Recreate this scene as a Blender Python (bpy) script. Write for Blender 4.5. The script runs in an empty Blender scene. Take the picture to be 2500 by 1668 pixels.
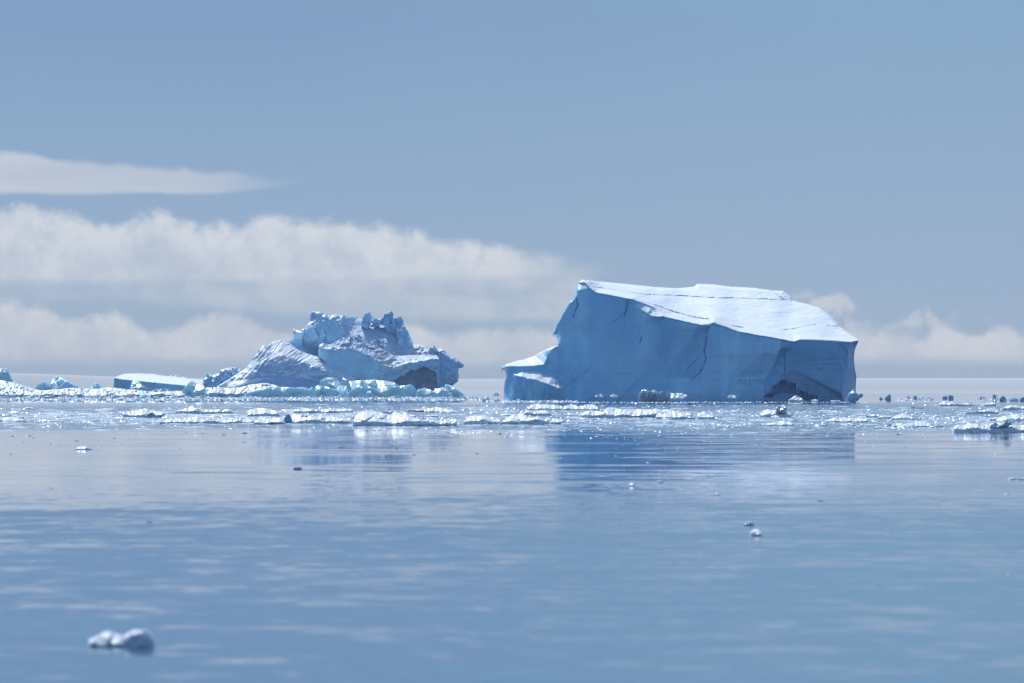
import bpy, math, random
import numpy as np
from mathutils import Vector
from mathutils.geometry import delaunay_2d_cdt

# ------------------------------------------------------------------ camera, world, sun, exposure
F = 17905.0            # focal length in photo pixels (photo is 2500 px wide, 36 mm sensor -> 258 mm lens)
HZ = 958.0             # photo row of the horizon
EYE = 2.5              # eye height above the sea, metres
HAZE = 0.000027
SUN_EL, SUN_AZ = math.radians(47), math.radians(-24)

scene = bpy.context.scene
cam_data = bpy.data.cameras.new('camera')
cam = bpy.data.objects.new('camera', cam_data)
scene.collection.objects.link(cam)
cam.location = (0, 0, EYE)
cam.rotation_euler = (math.radians(90), 0, 0)
cam_data.sensor_width = 36
cam_data.lens = 36 * F / 2500
cam_data.shift_y = (HZ - 834) / 2500
cam_data.clip_end = 200000
cam_data.dof.use_dof = True
cam_data.dof.focus_distance = 1900
cam_data.dof.aperture_fstop = 4.3
scene.camera = cam

scene.view_settings.view_transform = 'Standard'
scene.view_settings.look = 'None'
scene.view_settings.exposure = 0.0
scene.view_settings.gamma = 1
scene.render.engine = 'CYCLES'
scene.cycles.max_bounces = 6
scene.cycles.use_denoising = True
scene.cycles.sample_clamp_indirect = 4

def lin(r, g, b):
    f = lambda c: (c / 255 / 12.92) if c / 255 <= 0.04045 else ((c / 255 + 0.055) / 1.055) ** 2.4
    return (f(r), f(g), f(b))

class NT:
    """small helper to write node graphs as expressions"""
    def __init__(s, tree): s.t = tree
    def n(s, kind, **kw):
        nd = s.t.nodes.new(kind)
        for k, v in kw.items(): setattr(nd, k, v)
        return nd
    def put(s, sock, v):
        if v is None: return
        if isinstance(v, bpy.types.NodeSocket): s.t.links.new(v, sock)
        else: sock.default_value = v
    def m(s, op, a, b=None, c=None, clamp=False):
        nd = s.n('ShaderNodeMath', operation=op, use_clamp=clamp)
        s.put(nd.inputs[0], a); s.put(nd.inputs[1], b); s.put(nd.inputs[2], c)
        return nd.outputs[0]
    def vm(s, op, a, b=None, sc=None):
        nd = s.n('ShaderNodeVectorMath', operation=op)
        s.put(nd.inputs[0], a); s.put(nd.inputs[1], b)
        if sc is not None: s.put(nd.inputs['Scale'], sc)
        return nd.outputs[0]
    def comb(s, x, y, z):
        nd = s.n('ShaderNodeCombineXYZ')
        for i, v in enumerate((x, y, z)): s.put(nd.inputs[i], v)
        return nd.outputs[0]
    def noise(s, vec, scale=1, detail=4, rough=.5, dist=0, out='Fac'):
        nd = s.n('ShaderNodeTexNoise')
        s.put(nd.inputs['Vector'], vec); s.put(nd.inputs['Scale'], scale)
        s.put(nd.inputs['Detail'], detail); s.put(nd.inputs['Roughness'], rough); s.put(nd.inputs['Distortion'], dist)
        return nd.outputs[out]
    def step(s, v, a, b, lo=0., hi=1.):
        nd = s.n('ShaderNodeMapRange', interpolation_type='SMOOTHSTEP')
        s.put(nd.inputs[0], v)
        for i, x in enumerate((a, b, lo, hi)): s.put(nd.inputs[i + 1], x)
        return nd.outputs[0]
    def curve(s, v, pts):
        nd = s.n('ShaderNodeFloatCurve')
        c = nd.mapping.curves[0]
        nd.mapping.extend = 'HORIZONTAL'
        while len(c.points) < len(pts): c.points.new(.5, .5)
        for p, q in zip(c.points, pts): p.location = q; p.handle_type = 'AUTO'
        nd.mapping.update()
        s.put(nd.inputs['Value'], v)
        return nd.outputs[0]
    def mix(s, f, a, b):
        nd = s.n('ShaderNodeMix', data_type='RGBA')
        s.put(nd.inputs[0], f)
        for k, v in ((6, a), (7, b)):
            if not isinstance(v, bpy.types.NodeSocket): v = (*v[:3], 1)
            s.put(nd.inputs[k], v)
        return nd.outputs[2]
    def ramp(s, v, pts):
        nd = s.n('ShaderNodeValToRGB')
        e = nd.color_ramp.elements
        while len(e) < len(pts): e.new(.5)
        for el, (p, c) in zip(e, pts): el.position = p; el.color = (*c[:3], 1)
        s.put(nd.inputs[0], v)
        return nd.outputs[0]

world = bpy.data.worlds.new('World')
scene.world = world
world.use_nodes = True
wt = world.node_tree
wt.nodes.clear()
W = NT(wt)
SKY_STRENGTH = 0.1
sky = W.n('ShaderNodeTexSky', sky_type='NISHITA', sun_disc=False)
sky.sun_elevation = SUN_EL; sky.sun_rotation = SUN_AZ % (2 * math.pi)
sky.air_density = 1.0; sky.dust_density = 1.0; sky.ozone_density = 2.0
d = W.n('ShaderNodeTexCoord').outputs['Generated']
sep = W.n('ShaderNodeSeparateXYZ'); wt.links.new(d, sep.inputs[0])
dx, dy, dz = sep.outputs
az = W.m('ARCTAN2', dx, dy)
el = W.m('ARCSINE', W.m('MINIMUM', W.m('MAXIMUM', dz, -1.), 1.))
U = W.m('ADD', W.m('MULTIPLY', az, F), 1250.)     # azimuth, in units of 1/F radian
V = W.m('MULTIPLY', el, F)                        # elevation, same units
u01 = W.m('DIVIDE', W.m('ADD', U, 250.), 3000., clamp=True)
P = W.comb(W.m('DIVIDE', U, 400.), W.m('DIVIDE', V, 400.), 0.)
PS = W.comb(W.m('DIVIDE', U, 900.), W.m('DIVIDE', V, 110.), 3.)
n_big = W.noise(P, 1.4, 5, .55)
n_fine = W.noise(P, 5.0, 6, .6, .3)
n_streak = W.noise(PS, 1.5, 5, .55)
n_soft = W.noise(P, .8, 3, .5)
cN = lambda n, k: W.m('MULTIPLY', W.m('SUBTRACT', n, .5), k)

S10 = lambda r, g, b: tuple(c / SKY_STRENGTH for c in lin(r, g, b))
vr = W.m('DIVIDE', V, 1200., clamp=True)
base = W.ramp(vr, [(0, lin(168, 185, 205)), (.05, lin(157, 178, 202)), (.2, lin(157, 178, 203)), (.35, lin(146, 173, 203)),
                   (.52, lin(139, 169, 201)), (.75, lin(128, 159, 196)), (1., lin(126, 159, 194))])
base_r = W.ramp(vr, [(0, lin(168, 185, 205)), (.05, lin(158, 178, 202)), (.2, lin(154, 177, 204)), (.35, lin(148, 175, 204)),
                     (.52, lin(142, 172, 202)), (.75, lin(134, 168, 200)), (1., lin(133, 170, 199))])
col = W.mix(W.step(U, 600., 2300.), base, base_r)
col = W.mix(W.m('MULTIPLY', W.step(n_soft, .42, .75), .14), col, lin(146, 172, 206))

def tops(pts):        # [(photo x, photo y)] -> height of a cloud top over azimuth
    return W.m('MULTIPLY', W.curve(u01, [((x + 250) / 3000, (958 - y) / 958) for x, y in pts]), 958.)
def below(top, feather, wob):
    return W.step(W.m('SUBTRACT', W.m('ADD', top, wob), V), -feather, feather)
def above(bot, feather, wob):
    return W.step(W.m('SUBTRACT', V, W.m('ADD', bot, wob)), -feather, feather)
def layer(mask, amt, c, col):
    return W.mix(W.m('MULTIPLY', mask, amt), col, c)

n_edge = W.noise(P, 16., 5, .65, .4)
wob = W.m('ADD', W.m('ADD', cN(n_big, 50.), cN(n_fine, 66.)), cN(n_edge, 22.))
wob_s = W.m('ADD', cN(n_streak, 46.), cN(n_fine, 14.))
# low deck
t3 = tops([(-250, 740), (0, 745), (90, 752), (150, 772), (220, 780), (300, 770), (360, 812), (420, 805), (480, 785), (560, 768), (640, 795), (700, 815), (800, 815), (900, 800),
           (1010, 800), (1100, 820), (1180, 812), (1260, 802), (1340, 815), (1420, 840), (1700, 820), (1950, 800), (2030, 800), (2130, 815), (2200, 822), (2240, 828), (2300, 800), (2390, 828), (2440, 806), (2500, 812), (2750, 800)])
lump = W.m('MULTIPLY', W.noise(P, 7., 5, .6), 1.)
tone = W.m('ADD', .80, W.m('MULTIPLY', W.step(n_fine, .35, .6), .18))
m3 = W.m('MULTIPLY', below(t3, 17., wob), above(72., 20., wob_s))
n_puff = W.noise(P, 13., 6, .62, .2)
c_low = W.mix(W.step(W.m('ADD', n_big, cN(n_puff, .3)), .38, .62), lin(197, 205, 217), lin(219, 220, 225))
# patch of lumpy cloud right of the far corner of the table berg
pr = tops([(1850, 958), (1960, 745), (1990, 738), (2040, 728), (2080, 735), (2130, 765), (2190, 770), (2240, 755), (2290, 790), (2340, 958)])
m3r = W.m('MULTIPLY', W.m('MULTIPLY', below(pr, 14., wob), above(150., 26., wob)), W.step(n_fine, .36, .56))
col = layer(m3r, .9, W.mix(W.step(n_fine, .45, .65), lin(190, 200, 214), lin(208, 211, 218)), col)
pr2 = tops([(2290, 958), (2330, 770), (2400, 770), (2440, 958)])
col = layer(W.m('MULTIPLY', W.m('MULTIPLY', below(pr2, 14., wob), above(175., 12., wob)), W.step(n_fine, .40, .6)), .6, lin(196, 204, 215), col)
pr3 = tops([(1900, 958), (1945, 712), (1985, 718), (2010, 958)])
col = layer(W.m('MULTIPLY', below(pr3, 12., wob), above(225., 12., wob)), .7, lin(190, 200, 214), col)
pr4 = tops([(1975, 958), (2005, 632), (2050, 634), (2080, 958)])
col = layer(W.m('MULTIPLY', below(pr4, 8., cN(n_fine, 14.)), above(318., 8., cN(n_fine, 14.))), .25, lin(180, 190, 210), col)
# grey streaky deck between the two cumulus rows
t25 = tops([(-250, 640), (0, 640), (400, 640), (900, 640), (1300, 660), (1450, 690), (1600, 958), (2750, 958)])
b25 = tops([(-250, 750), (0, 740), (300, 735), (420, 745), (700, 765), (900, 780), (1400, 790), (2750, 790)])
m25 = W.m('MULTIPLY', W.m('MULTIPLY', below(t25, 30., wob_s), above(b25, 16., wob_s)), W.step(n_streak, .18, .52))
fade_l = W.step(U, 150., 700., .55, 1.)
col = layer(W.m('MULTIPLY', m25, fade_l), .85, W.mix(W.step(n_fine, .35, .65), lin(180, 193, 211), lin(197, 206, 217)), col)
col = layer(m3, tone, c_low, col)
# main cumulus band
t2 = tops([(-250, 505), (0, 512), (130, 520), (220, 540), (290, 548), (340, 528), (390, 520), (440, 548), (520, 556), (600, 552), (670, 535), (740, 548), (830, 540), (900, 556),
           (1000, 570), (1080, 588), (1180, 600), (1280, 618), (1380, 632), (1460, 650), (1600, 680), (1750, 958), (2750, 958)])
b2 = tops([(-250, 690), (0, 688), (400, 690), (900, 682), (1200, 680), (1450, 672), (1600, 660), (2750, 660)])
m2 = W.m('MULTIPLY', below(t2, 19., wob), above(b2, 14., wob_s))
endf = W.step(U, 1150., 1560., 1., .0)
shade2 = W.step(W.m('SUBTRACT', t2, V), 25., 120.)
shade2 = W.m('MULTIPLY', shade2, W.step(n_big, .64, .38))
c2 = W.mix(W.m('ADD', W.m('MULTIPLY', shade2, .8), cN(n_puff, .5), clamp=True), lin(216, 221, 228), lin(180, 192, 212))
tone2 = W.m('ADD', .66, W.m('MULTIPLY', W.step(n_fine, .35, .62), .30))
col = layer(W.m('MULTIPLY', m2, endf), tone2, c2, col)
# thin long streak
t1 = tops([(-250, 372), (0, 375), (60, 378), (120, 388), (200, 399), (330, 405), (450, 417), (560, 424), (640, 434), (740, 436), (800, 958), (2750, 958)])
b1 = tops([(-250, 476), (0, 476), (200, 476), (350, 471), (450, 474), (600, 466), (740, 446), (800, 440), (2750, 440)])
m1 = W.m('MULTIPLY', below(t1, 11., W.m('ADD', cN(n_fine, 34.), cN(n_streak, 16.))), above(b1, 9., W.m('ADD', cN(n_streak, 30.), cN(n_fine, 10.))))
col = layer(W.m('MULTIPLY', m1, W.step(U, 420., 790., 1., .0)), .88, W.mix(W.step(n_streak, .3, .7), lin(190, 200, 215), lin(201, 208, 219)), col)
# higher sky is the physical one
low10 = W.vm('SCALE', col, sc=1 / SKY_STRENGTH)
hi = W.vm('MULTIPLY', sky.outputs[0], (.82, 1.22, 1.45))
sky_col = W.mix(W.step(V, 1100., 5200.), low10, hi)
bg = W.n('ShaderNodeBackground'); bg.inputs['Strength'].default_value = SKY_STRENGTH
wt.links.new(sky_col, bg.inputs['Color'])
wo = W.n('ShaderNodeOutputWorld'); wt.links.new(bg.outputs[0], wo.inputs[0])
world.cycles.sampling_method = 'MANUAL'; world.cycles.sample_map_resolution = 1024

sl = bpy.data.lights.new('sun', 'SUN'); so = bpy.data.objects.new('sun', sl)
scene.collection.objects.link(so)
sl.energy = 3.8; sl.angle = math.radians(.5); sl.color = (1, .97, .93)
SD = Vector((math.sin(SUN_AZ) * math.cos(SUN_EL), math.cos(SUN_AZ) * math.cos(SUN_EL), math.sin(SUN_EL)))
so.rotation_euler = (-SD).to_track_quat('-Z', 'Y').to_euler()

# ------------------------------------------------------------------ materials
def principled(name):
    m = bpy.data.materials.new(name); m.use_nodes = True
    t = m.node_tree; N = NT(t)
    return m, t, N, t.nodes['Principled BSDF']

def ice(name, c1, c2, rough=.5, s1=.35, bump=.08, bs=3., strata=0., c3=None, sss=0., flat=False, spec=.5, frost=None, streak=0.):
    m, t, N, b = principled(name)
    co = N.n('ShaderNodeTexCoord').outputs['Object']
    n = N.noise(co, s1, 6, .6)
    col = N.mix(N.step(n, .35, .65), c1, c2)
    if strata:
        sv = N.vm('MULTIPLY', co, (.03, .03, 1.6))
        col = N.mix(N.m('MULTIPLY', N.step(N.noise(sv, 1.3, 6, .65), .5, .72), strata), col, c3)
    if streak:
        sv = N.vm('ADD', N.vm('MULTIPLY', co, (.16, .1, .012)), N.vm('SCALE', N.noise(co, .05, 3, .5, 0, 'Color'), sc=.6))
        col = N.mix(N.m('MULTIPLY', N.step(N.noise(sv, 1., 5, .6), .46, .7), streak), col, tuple(min(1., c * 1.28) for c in c2))
    if frost:
        g = N.n('ShaderNodeNewGeometry'); sp = N.n('ShaderNodeSeparateXYZ'); t.links.new(g.outputs['Normal'], sp.inputs[0])
        f = N.m('ADD', sp.outputs[2], cN2(N, N.noise(co, bs * .5, 5, .7), .5))
        col = N.mix(N.step(f, frost[0], frost[1]), col, frost[2])
    t.links.new(col, b.inputs['Base Color'])
    b.inputs['Roughness'].default_value = rough
    b.inputs['IOR'].default_value = 1.31
    b.inputs['Specular IOR Level'].default_value = spec
    if sss:
        b.inputs['Subsurface Weight'].default_value = 1.
        b.inputs['Subsurface Radius'].default_value = (.25, .7, 1.)
        b.inputs['Subsurface Scale'].default_value = sss
    if bump:
        bp = N.n('ShaderNodeBump'); bp.inputs['Distance'].default_value = bump
        if 'Filter Width' in bp.inputs: bp.inputs['Filter Width'].default_value = .3
        t.links.new(N.noise(co, bs, 6, .7), bp.inputs['Height']); t.links.new(bp.outputs[0], b.inputs['Normal'])
    return m
def cN2(N, n, k): return N.m('MULTIPLY', N.m('SUBTRACT', n, .5), k)

SNOW = (.84, .87, .90)
M = {}
M['snow'] = ice('table_snow', SNOW, (.78, .83, .88), .6, .12, .12, 1.2)
M['bluecliff'] = ice('blue_cliff_ice', (.26, .56, .79), (.42, .69, .87), .45, .035, .14, .9, .45, (.18, .43, .68), frost=(.62, .9, (.8, .85, .9)), streak=.5)
M['banded'] = ice('banded_shade_tint_ice', (.19, .44, .65), (.26, .50, .71), .5, .12, .12, 1.1, .7, (.13, .29, .48), frost=(.5, .8, (.8, .85, .9)))  # real bedding, plus the shade of the right-hand faces darkened into the colour
M['panel'] = ice('panel_shade_tint_ice', (.23, .50, .74), (.35, .62, .81), .5, .04, .14, 1., .5, (.17, .40, .64), streak=.3)  # greyer ice, with the shade of the slanting panel tinted in
M['deep'] = ice('hollow_shade_ice', (.12, .36, .58), (.18, .43, .66), .5, .3, .1, 1.)  # dark blue stands in for the shade inside the waterline hollow
M['crevasse'] = ice('crevasse_ice', (.42, .56, .70), (.52, .64, .76), .6, .3, 0)
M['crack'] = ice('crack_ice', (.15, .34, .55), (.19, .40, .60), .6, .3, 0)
M['aqua'] = ice('aqua_ice', (.25, .62, .72), (.35, .7, .8), .4, .3, 0)
M['icicle'] = ice('icicle_ice', (.42, .6, .76), (.5, .66, .8), .3, .5, .03, 4)
M['rugged'] = ice('rugged_ice', (.34, .63, .86), (.44, .72, .90), .45, .10, .2, .6, .2, (.30, .52, .74), frost=(.55, .9, (.80, .85, .9)))
M['dirty'] = ice('dirty_snow_ice', (.55, .66, .76), (.36, .44, .52), .6, .35, .35, .9, 0, None, frost=(.5, .8, (.80, .83, .86)))
M['bowl'] = ice('wind_snow', (.60, .70, .83), (.50, .61, .76), .6, .15, .1, .7)
M['furrow'] = ice('furrowed_ice', (.28, .50, .78), (.36, .58, .83), .5, .2, .12, .8, frost=(.40, .62, (.84, .88, .92)))
M['cyan'] = ice('cyan_ice', (.60, .91, .96), (.76, .95, .97), .3, .25, .04, 1.0, frost=(.55, .9, (.80, .89, .93)), sss=2.)
M['cyanbank'] = ice('pale_bank_ice', (.66, .82, .89), (.76, .87, .92), .35, .3, .35, 1.0, frost=(.4, .7, (.84, .88, .92)))
M['rubble'] = ice('rubble_ice', (.78, .87, .92), (.85, .90, .93), .4, .6, .1, 1.6, frost=(.3, .65, (.88, .90, .92)), spec=.8)
M['floe'] = ice('floe_ice', (.78, .87, .92), (.84, .90, .93), .3, 1.0, .03, 7., frost=(.35, .65, (.88, .90, .92)), spec=.8)
M['floegrey'] = ice('grey_floe_ice', (.46, .53, .60), (.58, .65, .71), .5, 1.0, .06, 7.)
M['glass'] = ice('glassy_ice', (.26, .50, .66), (.40, .64, .76), .2, .5, .1, 2, spec=.8)
M['rim'] = ice('frost_rim', (.85, .88, .9), (.8, .85, .9), .5, .5, 0)
M['browndirt'] = ice('gritty_ice', (.34, .35, .36), (.44, .46, .48), .5, 2., .03, 9.)
M['wetice'] = ice('wet_grey_ice', (.62, .67, .74), (.70, .75, .80), .15, 3., .02, 12., spec=.8)
M['bit'] = ice('wet_ice_bits', (.58, .66, .74), (.76, .82, .87), .22, 2., .02, 20, spec=.7)
M['darkbit'] = ice('dark_wet_ice', (.26, .32, .40), (.38, .44, .52), .15, 2., .02, 20, spec=.8)
M['shelf'] = ice('far_shelf_snow', (.80, .76, .73), (.82, .78, .74), .9, .002, 0, spec=.1)
M['feather'] = ice('black_plumage', (.012, .014, .02), (.02, .022, .03), .6, 2, 0)

def water_material():
    m, t, N, b = principled('sea_water')
    t.nodes.remove(b)
    g = N.n('ShaderNodeNewGeometry')
    pos = g.outputs['Position']
    sp = N.n('ShaderNodeSeparateXYZ'); t.links.new(pos, sp.inputs[0])
    x, y, z = sp.outputs
    # a wind-ruffled lane between 500 m and 1500 m out, calmer water either side of it
    wv = N.vm('MULTIPLY', pos, (.02, .006, 0.))
    edge = N.m('ADD', y, cN2(N, N.noise(wv, 1., 3, .5), 180.))
    lane = N.m('MULTIPLY', N.step(edge, 455., 520.), N.step(edge, 1800., 1000.))
    near = N.step(N.m('ADD', y, cN2(N, N.noise(N.vm('MULTIPLY', pos, (.035, .012, 0.)), 1., 5, .65), 150.)), 188., 112.)
    pv = N.vm('MULTIPLY', pos, (.022, .03, 0.))
    patch = N.step(N.noise(pv, 1., 4, .5), .38, .64)
    def sl_(scale, amp, det, sx=1., seed=0.):
        v = N.vm('ADD', N.vm('MULTIPLY', pos, (sx, 1., 0.)), (seed, seed * 1.7, seed))
        c = N.noise(v, scale, det, .55, 0, 'Color')
        c = N.vm('SUBTRACT', c, (.5, .5, .5))
        return N.vm('SCALE', c, sc=amp)
    a = sl_(.028, .020, 2, .45, 3.)          # long swell
    b1 = sl_(.17, .046, 3, .55, 11.)
    c = sl_(.62, .045, 4, .6, 23.)
    b1 = N.vm('SCALE', b1, sc=N.m('ADD', N.m('MULTIPLY', near, .7), N.m('ADD', .3, N.m('MULTIPLY', patch, 1.1))))
    ampc = N.m('ADD', N.m('ADD', N.m('MULTIPLY', patch, .45), .22), N.m('ADD', N.m('MULTIPLY', lane, 4.2), N.m('MULTIPLY', near, .9)))
    c = N.vm('SCALE', c, sc=ampc)
    s = N.vm('ADD', N.vm('ADD', a, b1), c)
    rx = N.m('ADD', x, cN2(N, N.noise(N.vm('MULTIPLY', pos, (.15, .02, 0.)), 1., 4, .6), 9.))
    ruff = N.m('MULTIPLY', N.step(rx, 4.5, 8.), N.step(y, 190., 290.))
    rv = N.noise(N.vm('MULTIPLY', pos, (.22, .5, 0.)), 1., 4, .6, 0, 'Color')
    s = N.vm('ADD', s, N.vm('SCALE', N.vm('SUBTRACT', rv, (.5, .5, .5)), sc=N.m('MULTIPLY', ruff, .09)))
    calm = N.m('MULTIPLY', N.step(edge, 520., 455.), N.m('SUBTRACT', 1., near))
    s = N.vm('SCALE', s, sc=N.m('MULTIPLY', N.m('SUBTRACT', 1., N.m('MULTIPLY', calm, .04)), N.step(y, 1880., 1730., .02, 1.)))
    nv = N.noise(N.vm('MULTIPLY', pos, (.95, .36, 0.)), 1., 5, .6, 0, 'Color')
    s = N.vm('ADD', s, N.vm('SCALE', N.vm('SUBTRACT', nv, (.5, .5, .5)), sc=N.m('MULTIPLY', N.step(y, 230., 110.), .09)))
    nw = N.noise(N.vm('MULTIPLY', pos, (1.9, .85, 0.)), 1., 4, .6, 0, 'Color')
    s = N.vm('ADD', s, N.vm('SCALE', N.vm('SUBTRACT', nw, (.5, .5, .5)), sc=N.m('MULTIPLY', N.step(y, 260., 120.), .10)))
    s = N.vm('MULTIPLY', s, (.5, 1., 0.))
    bias = N.m('ADD', N.m("MULTIPLY", near, -.017), N.m('MULTIPLY', lane, -.02))
    nrm = N.vm('NORMALIZE', N.vm('ADD', s, N.comb(0., bias, 1.)))
    gl = N.n('ShaderNodeBsdfGlossy'); t.links.new(N.m('ADD', N.step(y, 1880., 1730., .0, .03), N.step(y, 220., 110., .0, .055)), gl.inputs['Roughness'])
    gl.inputs['Color'].default_value = (.97, .98, 1., 1)
    t.links.new(nrm, gl.inputs['Normal'])
    df = N.n('ShaderNodeBsdfDiffuse'); df.inputs['Color'].default_value = (.015, .075, .17, 1)
    fr = N.n('ShaderNodeFresnel'); fr.inputs['IOR'].default_value = 1.33; t.links.new(nrm, fr.inputs['Normal'])
    mx = N.n('ShaderNodeMixShader')
    t.links.new(fr.outputs[0], mx.inputs[0]); t.links.new(df.outputs[0], mx.inputs[1]); t.links.new(gl.outputs[0], mx.inputs[2])
    t.links.new(mx.outputs[0], t.nodes['Material Output'].inputs[0])
    return m
M['water'] = water_material()

# ------------------------------------------------------------------ object helpers
def link(o): scene.collection.objects.link(o); return o
def tag(o, label=None, cat=None, group=None, kind=None):
    if label: o['label'] = label
    if cat: o['category'] = cat
    if group: o['group'] = group
    if kind: o['kind'] = kind
    return o
def empty(name, loc, label, cat, group=None):
    o = link(bpy.data.objects.new(name, None)); o.location = loc; o.empty_display_size = 1
    return tag(o, label, cat, group)
def mesh_obj(name, V_, faces, mat, parent=None, loc=(0, 0, 0), smooth=True):
    """faces: (M,4) or (M,3) int array; V_ in world coordinates, stored relative to loc"""
    V_ = np.asarray(V_, float) - np.asarray(loc, float)
    faces = np.asarray(faces, np.int32)
    used = np.unique(faces); remap = np.zeros(len(V_), np.int32); remap[used] = np.arange(len(used))
    V_ = V_[used]; faces = remap[faces]
    me = bpy.data.meshes.new(name)
    k = faces.shape[1]
    me.vertices.add(len(V_)); me.vertices.foreach_set('co', V_.astype(np.float32).ravel())
    me.loops.add(faces.size); me.loops.foreach_set('vertex_index', faces.ravel())
    me.polygons.add(len(faces)); me.polygons.foreach_set('loop_start', np.arange(0, faces.size, k, dtype=np.int32))
    me.polygons.foreach_set('use_smooth', np.full(len(faces), smooth))
    me.update(calc_edges=True); me.validate()
    me.materials.append(M[mat])
    o = link(bpy.data.objects.new(name, me))
    if parent is not None: o.parent = parent
    else: o.location = loc
    return o

def hash2(ix, iy, s):
    h = (ix.astype(np.int64) * 374761393 + iy.astype(np.int64) * 668265263 + s * 1442695041) & 0xffffffff
    h = ((h ^ (h >> 13)) * 1274126177) & 0xffffffff
    h = h ^ (h >> 16)
    return (h & 0xffffff) / float(0x1000000)
def perlin(x, y, s=0):
    ix, iy = np.floor(x), np.floor(y); fx, fy = x - ix, y - iy
    def g(ax, ay):
        a = hash2(ix + ax, iy + ay, s) * 2 * np.pi
        return np.cos(a) * (fx - ax) + np.sin(a) * (fy - ay)
    u, v = fx * fx * fx * (fx * (fx * 6 - 15) + 10), fy * fy * fy * (fy * (fy * 6 - 15) + 10)
    return 1.5 * ((g(0, 0) * (1 - u) + g(1, 0) * u) * (1 - v) + (g(0, 1) * (1 - u) + g(1, 1) * u) * v)
def fbm(x, y, s=0, o=4, r=.5):
    a, t, k = 1., 0., 0.
    for i in range(o):
        t = t + a * perlin(x * 2 ** i + i * 17.3, y * 2 ** i + i * 9.1, s + i); k += a; a *= r
    return t / k
def ridged(x, y, s=0, o=4, r=.5):
    a, t, k = 1., 0., 0.
    for i in range(o):
        t = t + a * (1 - 2 * np.abs(perlin(x * 2 ** i + i * 17.3, y * 2 ** i + i * 9.1, s + i))); k += a; a *= r
    return t / k
def facets(x, y, s=0, tilt=1.):
    """broken-ice facets: every cell of a Voronoi pattern is its own tilted plane"""
    ix, iy = np.floor(x), np.floor(y)
    best = np.full(x.shape, 1e9); val = np.zeros(x.shape)
    for ax in (-1, 0, 1):
        for ay in (-1, 0, 1):
            cx = ix + ax + hash2(ix + ax, iy + ay, s); cy = iy + ay + hash2(ix + ax, iy + ay, s + 5)
            dd = (x - cx) ** 2 + (y - cy) ** 2
            tx = (hash2(ix + ax, iy + ay, s + 9) - .5) * 2; ty = (hash2(ix + ax, iy + ay, s + 13) - .5) * 2
            h = (hash2(ix + ax, iy + ay, s + 21) - .5)
            v = h + tilt * (tx * (x - cx) + ty * (y - cy))
            m = dd < best
            best = np.where(m, dd, best); val = np.where(m, v, val)
    return val
def sstep(v, a, b):
    t = np.clip((v - a) / (b - a), 0, 1); return t * t * (3 - 2 * t)
def seg_dist(X, Y, pts, closed):
    d2 = np.full(X.shape, 1e18)
    n = len(pts)
    for i in range(n if closed else n - 1):
        x0, y0 = pts[i]; x1, y1 = pts[(i + 1) % n]
        ex, ey = x1 - x0, y1 - y0; L = ex * ex + ey * ey + 1e-12
        t = np.clip(((X - x0) * ex + (Y - y0) * ey) / L, 0, 1)
        d2 = np.minimum(d2, (X - x0 - t * ex) ** 2 + (Y - y0 - t * ey) ** 2)
    return np.sqrt(d2)
def poly_sd(X, Y, pts):
    ins = np.zeros(X.shape, bool); n = len(pts)
    for i in range(n):
        x0, y0 = pts[i]; x1, y1 = pts[(i + 1) % n]
        if y0 == y1: continue
        c = ((y0 > Y) != (y1 > Y)) & (X < (x1 - x0) * (Y - y0) / (y1 - y0) + x0)
        ins ^= c
    d = seg_dist(X, Y, pts, True)
    return np.where(ins, d, -d)
def blur(A, k):
    if k < 1: return A
    for ax in (0, 1):
        P_ = np.pad(A, [(k, k) if a == ax else (0, 0) for a in (0, 1)], mode='edge')
        C = np.cumsum(P_, axis=ax); C = np.insert(C, 0, 0, axis=ax)
        n = A.shape[ax]
        A = (np.take(C, np.arange(2 * k + 1, 2 * k + 1 + n), axis=ax) - np.take(C, np.arange(0, n), axis=ax)) / (2 * k + 1)
    return A
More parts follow.
